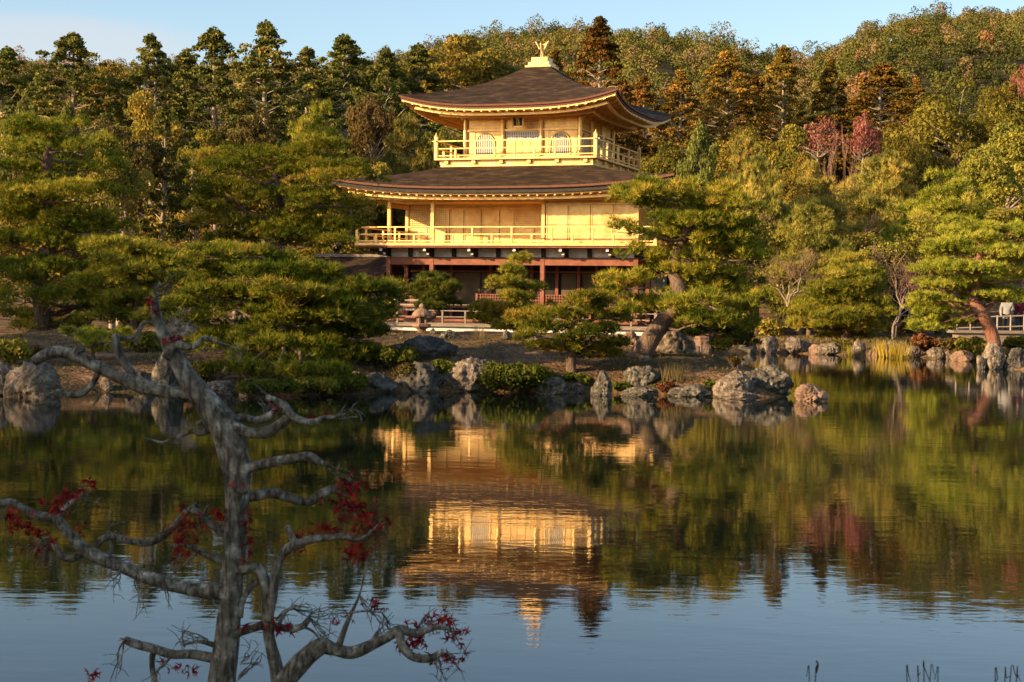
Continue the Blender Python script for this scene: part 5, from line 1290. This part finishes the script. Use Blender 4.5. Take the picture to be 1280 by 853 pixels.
# needle and leaf litter
N = 16000; gx = rng.uniform(-14, 7, N); gy = rng.uniform(31, 55, N); sd = sdist(gx, gy); ok = sd > .1; gx, gy = gx[ok], gy[ok]
pz = np.stack([gx, gy, height(gx, gy) + .012], 1); V, Fq = leafquads(pz, np.tile([0, 0, 1.0], (len(pz), 1)), .045, rng, 3.0, 1.3)
lt = np_mesh('fallen_leaves', V, Fq, M['brown'], tone=rng.random(len(pz))); tag(lt, 'fallen leaves and needles on the bank', 'leaf litter', kind='stuff')
def reed(name, label, px, base_py, w_px, n, L, mat, seed, Y=None, group=None, wd=.02):
    yh = 373 + .0135 * (px - 650); Y = ground_hit(px, base_py); rng = np.random.default_rng(seed); s = pxm(Y); b = P(px, base_py, Y)
    sp = np.stack([rng.normal(size=n) * w_px * s * .3, rng.normal(size=n) * .2, np.full(n, -.05)], 1); V, Fq = blades(sp, np.tile([0, 0, 1.0], (n, 1)), 6, L, wd, .28, rng)
    o = np_mesh(name, V, Fq, mat, tone=np.repeat(rng.random(n), 6)); o.location = b; tag(o, label, 'reeds', group); return o
reed('reed_clump', 'yellow reed clump at the far bank right of the rounded pine', 1100, 446, 14, 26, .62, M['reed'], 1, group='yellow reeds')
reed('reed_clump', 'larger yellow reed clump standing against the pair like grey rock', 1122, 448, 26, 46, .62, M['reed'], 2, group='yellow reeds')
reed('reed_clump', 'faint yellow reed clump under the rounded pine, left of the others', 1064, 446, 14, 16, .45, M['reed'], 3, group='yellow reeds')
reed('dry_grass_clump', 'dry straw stalks on the bank right of the slanting grey rock', 845, 476, 26, 30, .40, M['drygrass'], 4, Y=34.5, wd=.01)
reed('dry_grass_clump', 'dry stalks below the pavilion base by the young pine', 600, 424, 16, 18, .40, M['drygrass'], 5, Y=52, wd=.012)

# ------------------------------------------------------------------ stone lantern, stone blocks, fences, roof corner
Ln = P(527, 418, 46.2); lz = gz(Ln.x, Ln.y); Ln.z = min(Ln.z, lz + .05)
ln = empty('stone_lantern', Ln, .3); tag(ln, 'small weathered stone lantern with a domed cap on the lawn before the pavilion', 'stone lantern')
hL = (P(527, 380, 46.2).z - Ln.z); k = hL / .90
def lath(name, prof, mat, parent, n=16, sq=None):
    mb = MB(); 
    for (ra, za), (rb, zb) in zip(prof[:-1], prof[1:]): mb.cyl((0, 0), ra * k, za * k, zb * k, n, rb * k)
    return mb.build(name, mat, parent, smooth=False)
lath('base', [(.17, -.1), (.16, .05)], M['rock_red'], ln, 6)
lath('post', [(.105, .05), (.095, .15), (.10, .34)], M['rock_red'], ln)
lath('platform', [(.11, .34), (.21, .40), (.21, .45), (.13, .47)], M['rock_red'], ln, 6)
lb_ = MB()
for a in range(4):
    th = a * math.pi / 2 + math.pi / 4; lb_.cyl((math.cos(th) * .1 * k, math.sin(th) * .1 * k), .03 * k, .47 * k, .62 * k, 6)
lb_.build('light_box', M['rock_red'], ln)
cr_ = MB(); cr_.cyl((0, 0), .075 * k, .47 * k, .62 * k, 8); cr_.build('light_core', M['rock_dark'], ln)
lath('cap', [(.22, .62), (.23, .66), (.19, .72), (.10, .79), (.05, .80)], M['rock_red'], ln, 12)
lath('jewel', [(.05, .80), (.07, .84), (.05, .88), (.01, .91)], M['rock_red'], ln, 8)
sb = empty('stone_landing', P(868, 447, 46), .2); tag(sb, 'pale cut stone landing blocks beside the angular boulder', 'stone steps')
q_ = MB(); q_.box(-.45, .05, -.3, .4, -.3, .34); q_.build('low_block', M['rock_red'], sb, bevel=.02)
q_ = MB(); q_.box(.06, .34, -.3, .3, -.3, .52); q_.box(.06, .34, -.29, .2, .521, .60); q_.build('tall_block', M['rock_red'], sb, bevel=.02)
bc_ = empty('roof_corner_stand_in', P(909, 252, 108), math.radians(-14)); bc_.location.z = gz(bc_.location.x, 108); hz_ = P(909, 252, 108).z - bc_.location.z  # added hipped roof and walls, standing in for the pavilion's back right roof corner
tag(bc_, 'added dark roof standing in for the back right corner of the lower pavilion roof', 'building')
q_ = MB(); a, bq = 1.9, 1.3
q_.add([(-a,-bq,hz_-.35),(a,-bq,hz_-.35),(a,bq,hz_-.35),(-a,bq,hz_-.35),(-.7,0,hz_+.45),(.7,0,hz_+.45),(-a,-bq,hz_-.5),(a,-bq,hz_-.5),(a,bq,hz_-.5),(-a,bq,hz_-.5)],
       [(0,1,5,4),(1,2,5),(2,3,4,5),(3,0,4),(6,7,1,0),(7,8,2,1),(8,9,3,2),(9,6,0,3),(9,8,7,6)]); q_.build('roof', M['tile'], bc_)
q_ = MB(); q_.box(-1.3, 1.3, -.8, .8, -.2, hz_ - .502); q_.build('walls', M['tan'], bc_)

def fence(name, label, a, b, hs, post_n, mat, hp, pmat=None):
    A, B = Vector(a), Vector(b); r_ = empty(name, A); tag(r_, label, 'fence'); d = B - A; 
    q = MB()
    for h in hs: q.tube([Vector((0, 0, h)), Vector((d.x / 2, d.y / 2, d.z / 2 + h - .01)), Vector((d.x, d.y, d.z + h))], [.028] * 3, 7)
    build_each(q, 'rail', mat, r_)
    for i in range(post_n):
        t_ = i / (post_n - 1); p = d * t_; q = MB(); q.cyl((p.x, p.y), .035, p.z - .3, p.z + hp, 8); q.build('post', pmat or mat, r_, smooth=True)
    return r_
fence('garden_fence', 'pale bamboo rail fence at the right edge behind the red barked pine', P(1196, 424, 62), P(1330, 420, 62), [.20, .42, .82], 9, M['bamboo'], .86)
fence('garden_fence', 'short dim rail fence where visitors stand behind the rounded pine', P(1108, 404, 72), P(1150, 404, 72), [.35, .68], 4, M['bamboo'], .7)
st = MB(); st.box(-2.2, 2.2, -.5, .5, 0, .1); st.box(-2.0, 2.0, -.4, .4, -.4, -.002); st = st.build('stone_bench', M['greywood']); st.location = P(1262, 417, 60); tag(st, 'long low pale slab bench in front of the bamboo fence at the right edge', 'bench')

# ------------------------------------------------------------------ visitors on the far path
def cloth(name, c): return surf(name, [(0.3, tuple(v * .8 for v in c)), (0.7, c)], 6, .85, .2)
M['skin'] = surf('skin', [(0.3, (.42, .26, .18)), (0.7, (.52, .34, .25))], 6, .6, .05)
M['hair'] = surf('hair', [(0.3, (.012, .010, .009)), (0.7, (.03, .024, .02))], 20, .5, .3)
def person(px, foot_py, Y, h, face, label, top, bottom, seed=0, arm=0.3):
    b = P(px, foot_py, Y); r_ = empty('person', b, face); r_.scale = (h / 1.7,) * 3; tag(r_, label, 'person', 'visitors on the far path')
    v = [(0,0,.93),(0,0,1.12),(0,.0,1.30),(0,.01,1.43),(0,-.01,1.50),(0,-.02,1.60),(.09,0,.88),(.11,-.02,.48),(.11,.02,.08),(.12,-.12,.03),(-.09,0,.88),(-.11,.0,.48),(-.11,.04,.08),(-.12,-.10,.03),
         (.19,.0,1.37),(.25,.02,1.10),(.22,-.16 - arm * .2,.98 + arm * .5),(-.19,0,1.37),(-.25,.03,1.10),(-.23,-.10,.90),(.20,-.24 - arm * .2,1.02 + arm * .5),(-.22,-.16,.84)]
    e = [(0,1),(1,2),(2,3),(3,4),(4,5),(0,6),(6,7),(7,8),(8,9),(0,10),(10,11),(11,12),(12,13),(2,14),(14,15),(15,16),(2,17),(17,18),(18,19),(16,20),(19,21)]
    rd_ = [(.15,.12),(.14,.11),(.16,.12),(.06,.06),(.055,.06),(.085,.10),(.095,.10),(.065,.07),(.045,.05),(.04,.04),(.095,.10),(.065,.07),(.045,.05),(.04,.04),(.07,.07),(.048,.05),(.035,.035),(.07,.07),(.048,.05),(.035,.035),(.03,.035),(.03,.035)]
    skin_mesh('body', v, e, rd_, M['skin'], r_, 2)
    j = [0,1,2,14,15,16,17,18,19]; vv = [v[i] for i in j] + [(0,0,.84)]; ee = [(0,1),(1,2),(2,3),(3,4),(4,5),(2,6),(6,7),(7,8),(0,9)]
    skin_mesh('coat', vv, ee, [(rd_[i][0] + .022, rd_[i][1] + .022) for i in j] + [(.175,.14)], top, r_, 2)
    j = [0,6,7,8,10,11,12]; vv = [v[i] for i in j]; ee = [(0,1),(1,2),(2,3),(0,4),(4,5),(5,6)]
    skin_mesh('trousers', vv, ee, [(rd_[i][0] + .014, rd_[i][1] + .014) for i in j], bottom, r_, 2)
    hm_ = MB(); V, Fq = [], []
    bm = bmesh.new(); bmesh.ops.create_icosphere(bm, subdivisions=3, radius=.108)
    for x in list(bm.verts):
        if x.co.z < -.02 and x.co.y < .03: x.co *= .75
    me = bpy.data.meshes.new('hair'); bm.to_mesh(me); bm.free(); me.materials.append(M['hair']); me.polygons.foreach_set('use_smooth', np.ones(len(me.polygons), dtype=bool))
    o = bpy.data.objects.new('hair', me); COL.objects.link(o); o.parent = r_; o.location = (0, .015, 1.635)
    return r_
navy = cloth('navy_cloth', (.012, .014, .025)); blk = cloth('black_cloth', (.008, .008, .009)); wine = cloth('wine_cloth', (.16, .015, .03)); white = cloth('white_cloth', (.32, .30, .28)); grey = cloth('grey_cloth', (.07, .07, .075))
person(1121, 407, 72.6, 1.62, .6, 'visitor in dark clothes turned sideways behind the short dim fence', navy, blk)
person(1131, 408, 72.9, 1.72, 2.4, 'visitor in a black coat beside the one turned sideways behind the short dim fence', blk, blk)
person(1143, 408, 73.2, 1.66, -.5, 'third dark dressed visitor at the right of the group behind the short dim fence', grey, blk)
person(1214, 421, 63.4, 1.60, .2, 'visitor in dark clothes behind the bamboo fence right of the red barked trunk', navy, blk)
person(1258, 421, 63.6, 1.58, -.3, 'visitor in a white top near the right edge behind the bamboo fence', white, blk)
person(1274, 421, 63.9, 1.60, .5, 'visitor in a wine red coat at the right edge behind the bamboo fence', wine, grey)

# ------------------------------------------------------------------ the pruned maple in the foreground
YM = 5.5; SM = pxm(YM); MR = random.Random(4)
mb0 = P(272, 905, YM); mb0.z = gz(mb0.x, YM) - .02
tree = empty('pruned_maple', mb0); tag(tree, 'bare grey pruned maple with knobbly limbs and a few red leaves, at the near bank', 'maple tree')
def mpath(pts, dz0=0.0, slope=0.0, k=5):
    """pts (px,py,r_px); limbs swing towards or away from the water as they leave the stem"""
    out, rad, L_ = [], [], 0
    for i, (x_, y_, r_) in enumerate(pts):
        if i: L_ += math.hypot(x_ - pts[i-1][0], y_ - pts[i-1][1])
        out.append(P(x_, y_, YM + dz0 + slope * L_ * SM) - mb0); rad.append(r_ * SM * (.80 if r_ > 12 else .70))
    pp = smooth_path([tuple(p) for p in out], k); rr = np.interp(np.linspace(0, 1, len(pp)), np.linspace(0, 1, len(rad)), rad)
    return pp, rr
def knobbly(pp, rr, seed, n=14, amp=.13, fur=.0):
    d = np.concatenate([[0], np.cumsum(np.linalg.norm(np.diff(pp, axis=0), axis=1))]); m_ = max(len(pp), int(d[-1] / .012)); t_ = np.linspace(0, d[-1], m_)
    pq = np.stack([np.interp(t_, d, pp[:, i]) for i in range(3)], 1); rq = np.interp(t_, d, rr)
    knob = 1 + .22 * np.maximum(0, fbm(np.stack([t_ * 9, t_ * 0 + seed, t_ * 0], 1), 3, seed)) 
    V, Fq = tube_np(pq, rq * knob, n); c = np.repeat(pq, n, 0); o = V - c; ln = np.linalg.norm(o, axis=1, keepdims=True)
    th = np.tile(np.arange(n) / n * 6.283, m_)
    nz = fbm(np.stack([np.cos(th) * 1.6, np.sin(th) * 1.6, np.repeat(t_, n) * 7], 1) + seed, 4, seed)
    groove = 1 - np.abs(fbm(np.stack([np.cos(th) * 2.6, np.sin(th) * 2.6, np.repeat(t_, n) * 3.5], 1) + seed, 3, seed + 2)) * 2
    V = c + o * (1 + amp * nz + fur * (groove - .5))[:, None]
    # close the ends
    k0 = len(V); V = np.vstack([V, pq[0] , pq[-1] + (pq[-1] - pq[-2]) * .6]); j = np.arange(n); jn = (j + 1) % n
    T = np.concatenate([np.stack([np.full(n, k0), jn, j], 1), np.stack([np.full(n, k0 + 1), (m_-1)*n + j, (m_-1)*n + jn], 1)])
    return V, Fq, T
def limb(name, lst, seed, amp=.13, fur=0.0, n=14):
    Vs, Fs, Ts, b = [], [], [], 0
    for i, (pp, rr) in enumerate(lst):
        V, Fq, T = knobbly(pp, rr, seed + i * 3, n, amp, fur); Vs.append(V); Fs.append(Fq + b); Ts.append(T + b); b += len(V)
    return np_mesh(name, np.concatenate(Vs), [np.concatenate(Fs), np.concatenate(Ts)], M['maple_bark'], tree, smooth=True)
limb('trunk', [mpath([(272,905,24),(276,870,22),(279,840,20),(285,790,18),(289,740,17),(293,690,16.5),(296,640,17),(297,612,19),(296,592,19),(294,565,18),(286,540,21),(268,515,20),(248,490,17),(232,468,15),(218,445,13),(207,425,11),(200,408,10),(195,390,9),(193,374,6)]),
               mpath([(272,520,15),(280,545,16),(287,575,15),(296,600,16)]), mpath([(300,560,12),(303,590,14),(300,615,13)], -.02)], 2, .16, .16, 28)
limb('branch', [mpath([(246,497,11),(228,492,11),(205,489,12),(175,482,12.5),(150,472,12),(120,458,11),(95,446,11),(75,440,10.5),(58,443,10),(43,452,9)], 0, .15),
                mpath([(90,446,6),(97,438,6.5),(106,436,6)], .05), mpath([(170,480,10),(160,460,8),(150,445,7.5),(146,430,7),(143,419,6.5)], .08),
                mpath([(143,420,5),(152,423,4.5),(166,422,4),(174,415,4),(178,405,4),(190,403,3.5),(206,405,3)], .1), mpath([(174,414,4),(171,424,3.5),(170,432,2.5)], .1),
                mpath([(126,461,6),(120,472,5.5),(112,485,5),(100,493,5.5),(88,494,5),(75,489,4),(64,492,2.5)], .1), mpath([(112,484,3.5),(122,490,2.5),(124,497,2),(116,507,1.2)], .1)], 12)
limb('branch', [mpath([(208,448,8),(216,436,7),(224,431,7),(236,435,6),(248,430,5.5),(254,424,5),(264,424,4),(276,429,2.5),(286,432,1.5)], -.02, -.1)], 31)
limb('branch', [mpath([(276,533,9),(262,536,8),(252,541,6),(240,539,4.5),(225,545,3.5),(205,553,2.5),(190,550,1.6),(180,548,1)], .02, .15), mpath([(262,532,7),(252,528,5),(246,531,3)], 0)], 41)
limb('branch', [mpath([(288,530,10),(308,540,9.5),(330,541,9.5),(350,531,9),(361,520,9),(356,508,8),(345,502,7),(334,496,5)], -.02, -.12), mpath([(355,512,7),(372,524,6.5),(390,528,6),(405,523,5),(420,521,3),(428,517,1.5)], -.12),
                mpath([(290,526,8),(305,522,7),(320,526,6),(336,521,7),(347,512,6)], .02)], 51)
limb('branch', [mpath([(300,588,9),(320,583,9),(345,577,9),(370,573,8.5),(384,570,8),(396,576,8.5),(402,580,6)], -.03, -.1)], 61)
limb('branch', [mpath([(300,620,9),(320,620,9.5),(340,616,9),(360,622,8.5),(385,628,7.5),(402,618,8.5),(415,612,8.5),(420,614,6)], .02, .1), mpath([(402,618,4),(401,628,3)], .07)], 71)
limb('branch', [mpath([(285,742,15),(268,738,13.5),(245,738,12),(215,731,11.5),(180,720,11.5),(150,708,11.5),(125,698,11.5),(108,688,11),(90,672,10),(75,655,9.5),(68,648,8.5),(45,644,7.5),(25,634,7),(12,628,7),(-8,630,6),(-28,622,5)], 0, .14),
                mpath([(70,648,6.5),(80,636,5),(90,628,4.5),(98,623,3)], .2), mpath([(106,690,7),(92,698,7),(78,696,6),(68,682,5),(60,673,5)], .18),
                mpath([(120,682,6),(128,674,6),(142,671,6),(160,676,6),(185,679,6.5),(205,669,6.5),(220,655,6.5),(230,643,6),(246,632,5)], .1, -.05), mpath([(137,674,4),(139,686,4),(134,698,5)], .1),
                mpath([(240,636,6),(255,648,7),(268,658,8),(284,668,9)], .04)], 81)
limb('branch', [mpath([(288,706,7),(268,698,6.5),(250,690,5.5),(232,681,4),(214,682,2.5)], .03, .1), mpath([(247,690,3),(228,708,2.2),(212,721,1.5)], .05)], 101)
limb('branch', [mpath([(278,825,10),(262,822,9),(240,818,8.5),(215,818,8),(192,811,8),(172,806,7.5),(156,800,6.5)], 0, .1), mpath([(192,812,6),(190,830,5),(194,853,5.5),(198,880,5.5)], .08), mpath([(272,808,5),(250,802,3.5),(230,806,2)], .02)], 111)
limb('branch', [mpath([(292,714,8),(308,711,9),(322,711,9.5),(330,724,9),(333,745,9.5),(334,770,10),(337,800,10.5),(344,830,12),(352,875,14)], -.02, -.02), mpath([(335,775,9),(342,740,8),(346,708,7.5),(354,691,8),(372,680,8),(388,675,7),(408,672,6),(432,671,6),(446,675,5),(460,669,2)], -.04, -.08), mpath([(370,682,5.5),(363,668,5.5),(359,658,6)], -.08),
                mpath([(300,772,6),(303,752,5.5),(312,736,5),(324,726,5)], -.01)], 131)
limb('branch', [mpath([(290,795,7),(310,787,7.5),(335,782,7),(360,786,6.5),(378,783,6),(386,774,5)], -.02, -.06), mpath([(348,782,4),(358,764,3),(372,758,2),(386,760,1)], -.05), mpath([(378,783,3),(392,790,2),(404,806,1.3)], -.07)], 151)
limb('branch', [mpath([(330,900,17),(348,862,16),(368,838,15),(385,820,14),(402,808,13.5),(418,812,11),(440,816,10),(465,806,9.5),(485,796,9),(500,787,9),(514,791,7),(530,789,6),(546,784,5),(560,786,3)], -.06, -.06),
                mpath([(499,790,8),(504,810,7),(518,822,7),(538,823,6.5),(553,815,5)], -.15), mpath([(424,806,6),(431,786,5),(439,767,3.5),(450,742,2),(458,704,1.2)], -.1), mpath([(440,766,2.2),(456,764,1.8),(478,766,1)], -.12)], 161)
# fine twigs
TW = [(402,578,40,22),(420,521,30,-8),(155,800,-22,45),(208,405,20,-8),(193,378,-4,-26),(193,378,16,-22),(420,612,24,28),(386,770,40,-12),(386,770,30,30),(560,786,22,20),(553,815,26,16),(546,820,6,30),(64,492,-14,6),(230,690,-26,30),(170,720,8,30),(150,712,-14,26),(240,660,20,-26),(98,622,14,-8),(60,672,-34,6),(60,672,-20,28),
      (450,745,26,26),(478,766,10,26),(458,704,8,-20),(345,775,30,-22),(365,760,34,4),(300,830,26,-26),(298,850,22,-30),(260,800,-40,-14),(215,820,-30,26),(420,810,-28,-30),(465,800,20,-34),(520,790,24,-24),(230,808,-8,-20),(320,525,26,-12),(350,505,-26,-14),(285,432,14,8),(12,628,-20,24),(135,672,6,-26),(205,725,6,24),(286,770,-26,-30),(460,668,24,-10)]
lst = []
for (x_, y_, dx, dy) in TW:
    for q in range(4):
        n_ = 5; pts = [(x_, y_, 1.5)]; ax_, ay_ = dx * (1 + MR.uniform(-.2, .2)), dy * (1 + MR.uniform(-.3, .3)) + (q - 1) * 8; ax_ += MR.uniform(-9, 9)
        for i in range(1, n_): pts.append((x_ + ax_ * i / (n_-1) + MR.uniform(-3, 3), y_ + ay_ * i / (n_-1) + MR.uniform(-3, 3), 1.3 - .2 * i))
        pp, rr = mpath(pts, MR.uniform(-.05, .05), MR.uniform(-.4, .4), 3); lst.append((pp, np.maximum(rr, .0009)))
        for h in range(2):
            j = MR.randrange(4, len(pp) - 2); e = pp[j] + np.array([MR.uniform(-.05, .05), MR.uniform(-.04, .04), MR.uniform(-.05, .05)]); lst.append((np.array([pp[j], (pp[j] + e) / 2 + .004, e]), np.array([.0016, .0012, .0008])))
V, Fq = tubes_np(lst, 5); np_mesh('twigs', V, Fq, M['maple_bark'], tree, smooth=True)
# leaves: five pointed lobes, a little curled
def maple_leaf(size, curl, rg):
    lobes = [(-118, .52), (-62, .85), (0, 1.05), (62, .85), (118, .52)]; pts = [(0, -.05)]
    out = [(0.0, -.10)]
    for i, (a, r_) in enumerate(lobes):
        a = math.radians(a); 
        if i: am = math.radians((lobes[i-1][0] + lobes[i][0]) / 2); out.append((math.sin(am) * .24, math.cos(am) * .24))
        for da, rr in ((-.16, .6), (0, 1), (.16, .6)): out.append((math.sin(a + da) * r_ * rr, math.cos(a + da) * r_ * rr))
    v = [(0, .02, 0)] + [(x, y, -curl * (x * x + y * y) + .02 * math.sin(9 * x)) for x, y in out]; n = len(out)
    return np.array(v) * size, np.array([(0, 1 + i, 1 + (i + 1) % n) for i in range(n)])
LC = [(115,604,8,5,4),(100,616,6,5,2),(72,632,14,12,9),(84,618,8,6,4),(18,652,16,10,8),(42,664,12,8,6),(45,686,10,7,5),(66,678,6,5,2),(236,662,20,18,16),(230,688,14,10,8),(272,640,10,6,4),(310,668,6,30,8),(284,650,8,6,3),(440,606,14,12,9),(436,630,22,20,20),(465,655,18,14,13),(425,672,12,8,5),(400,660,18,7,6),(456,692,14,12,9),(440,690,8,8,4),(370,683,8,8,4),(378,672,8,5,3),
      (467,756,12,7,6),(437,769,5,4,2),(524,791,14,10,11),(553,776,16,10,12),(568,790,10,12,7),(510,806,14,10,9),(556,824,10,8,5),(576,822,7,4,2),(305,783,6,5,3),(340,780,12,10,6),(362,786,10,5,3),(420,778,5,3,1),(120,842,11,7,3),(222,836,12,6,3),(244,836,7,4,2),(190,377,7,5,4),(196,392,6,5,2),(218,427,8,5,5),(345,508,10,6,4),(385,524,8,4,3),(408,521,5,3,2),(160,800,5,4,1),(300,606,6,6,3),(14,640,8,6,3),(100,660,7,7,2)]
Vs, Fs, Ts, b = [], [], [], 0; rg = np.random.default_rng(8)
for (x_, y_, sx_, sy_, n_) in LC:
    for _ in range(int(n_ * 3.3)):
        c = P(x_ + MR.gauss(0, .62) * sx_, y_ + MR.gauss(0, .62) * sy_, YM + MR.uniform(-.09, .09)) - mb0
        V, Fq = maple_leaf(SM * MR.uniform(5.5, 10), MR.uniform(.3, 1.2), rg)
        R_ = (Matrix.Rotation(MR.uniform(0, 6.28), 3, 'Z') @ Matrix.Rotation(MR.uniform(.3, 2.2), 3, 'X') @ Matrix.Rotation(MR.uniform(0, 6.28), 3, 'Z'))
        V = V @ np.array(R_).T + np.array(c); Vs.append(V); Fs.append(Fq + b); b += len(V); Ts.append(np.full(len(Fq), MR.random()))
np_mesh('leaves', np.concatenate(Vs), np.concatenate(Fs), M['red'], tree, tone=np.concatenate(Ts))

# ------------------------------------------------------------------ dry plants on the near bank, at the bottom edge
def sprig(label, px, stalks, Y=4.2):
    s = pxm(Y); b0 = P(px, 900, Y); b0.z = gz(b0.x, Y) - .02; mb = MB(); 
    for pts in stalks:
        pv = [Vector((b0.x + 0.0, Y, b0.z)) - b0] + [P(x_, y_, Y) - b0 for x_, y_ in pts]; sp = smooth_path([tuple(p) for p in pv], 4); mb.tube([Vector(p) for p in sp], list(np.linspace(.0018, .0010, len(sp))), 5)
    o = mb.build('dry_plant', M['darkwood'], None, smooth=True); o.location = b0; tag(o, label, 'dry plant', 'dry plants on the near bank'); return o
sprig('single dry stalk with a bud at the bottom edge, left of the other dry stems', 1018, [[(1019,862),(1021,842),(1022,832),(1020,826),(1023,830),(1022,838)], [(1012,858),(1008,846)]])
sprig('dry bent stems at the bottom edge between the bud stalk and the corner clump', 1155, [[(1134,858),(1136,846),(1138,853)], [(1148,858),(1147,846),(1151,841)], [(1155,858),(1154,834),(1160,846),(1164,856)], [(1162,856),(1168,844)], [(1172,858),(1168,850)]])
sprig('dry curled stems at the bottom right corner of the photo', 1258, [[(1244,860),(1247,850),(1243,853)], [(1256,860),(1258,848),(1264,846)], [(1270,860),(1272,847),(1276,852)], [(1262,858),(1270,846),(1275,845)]])
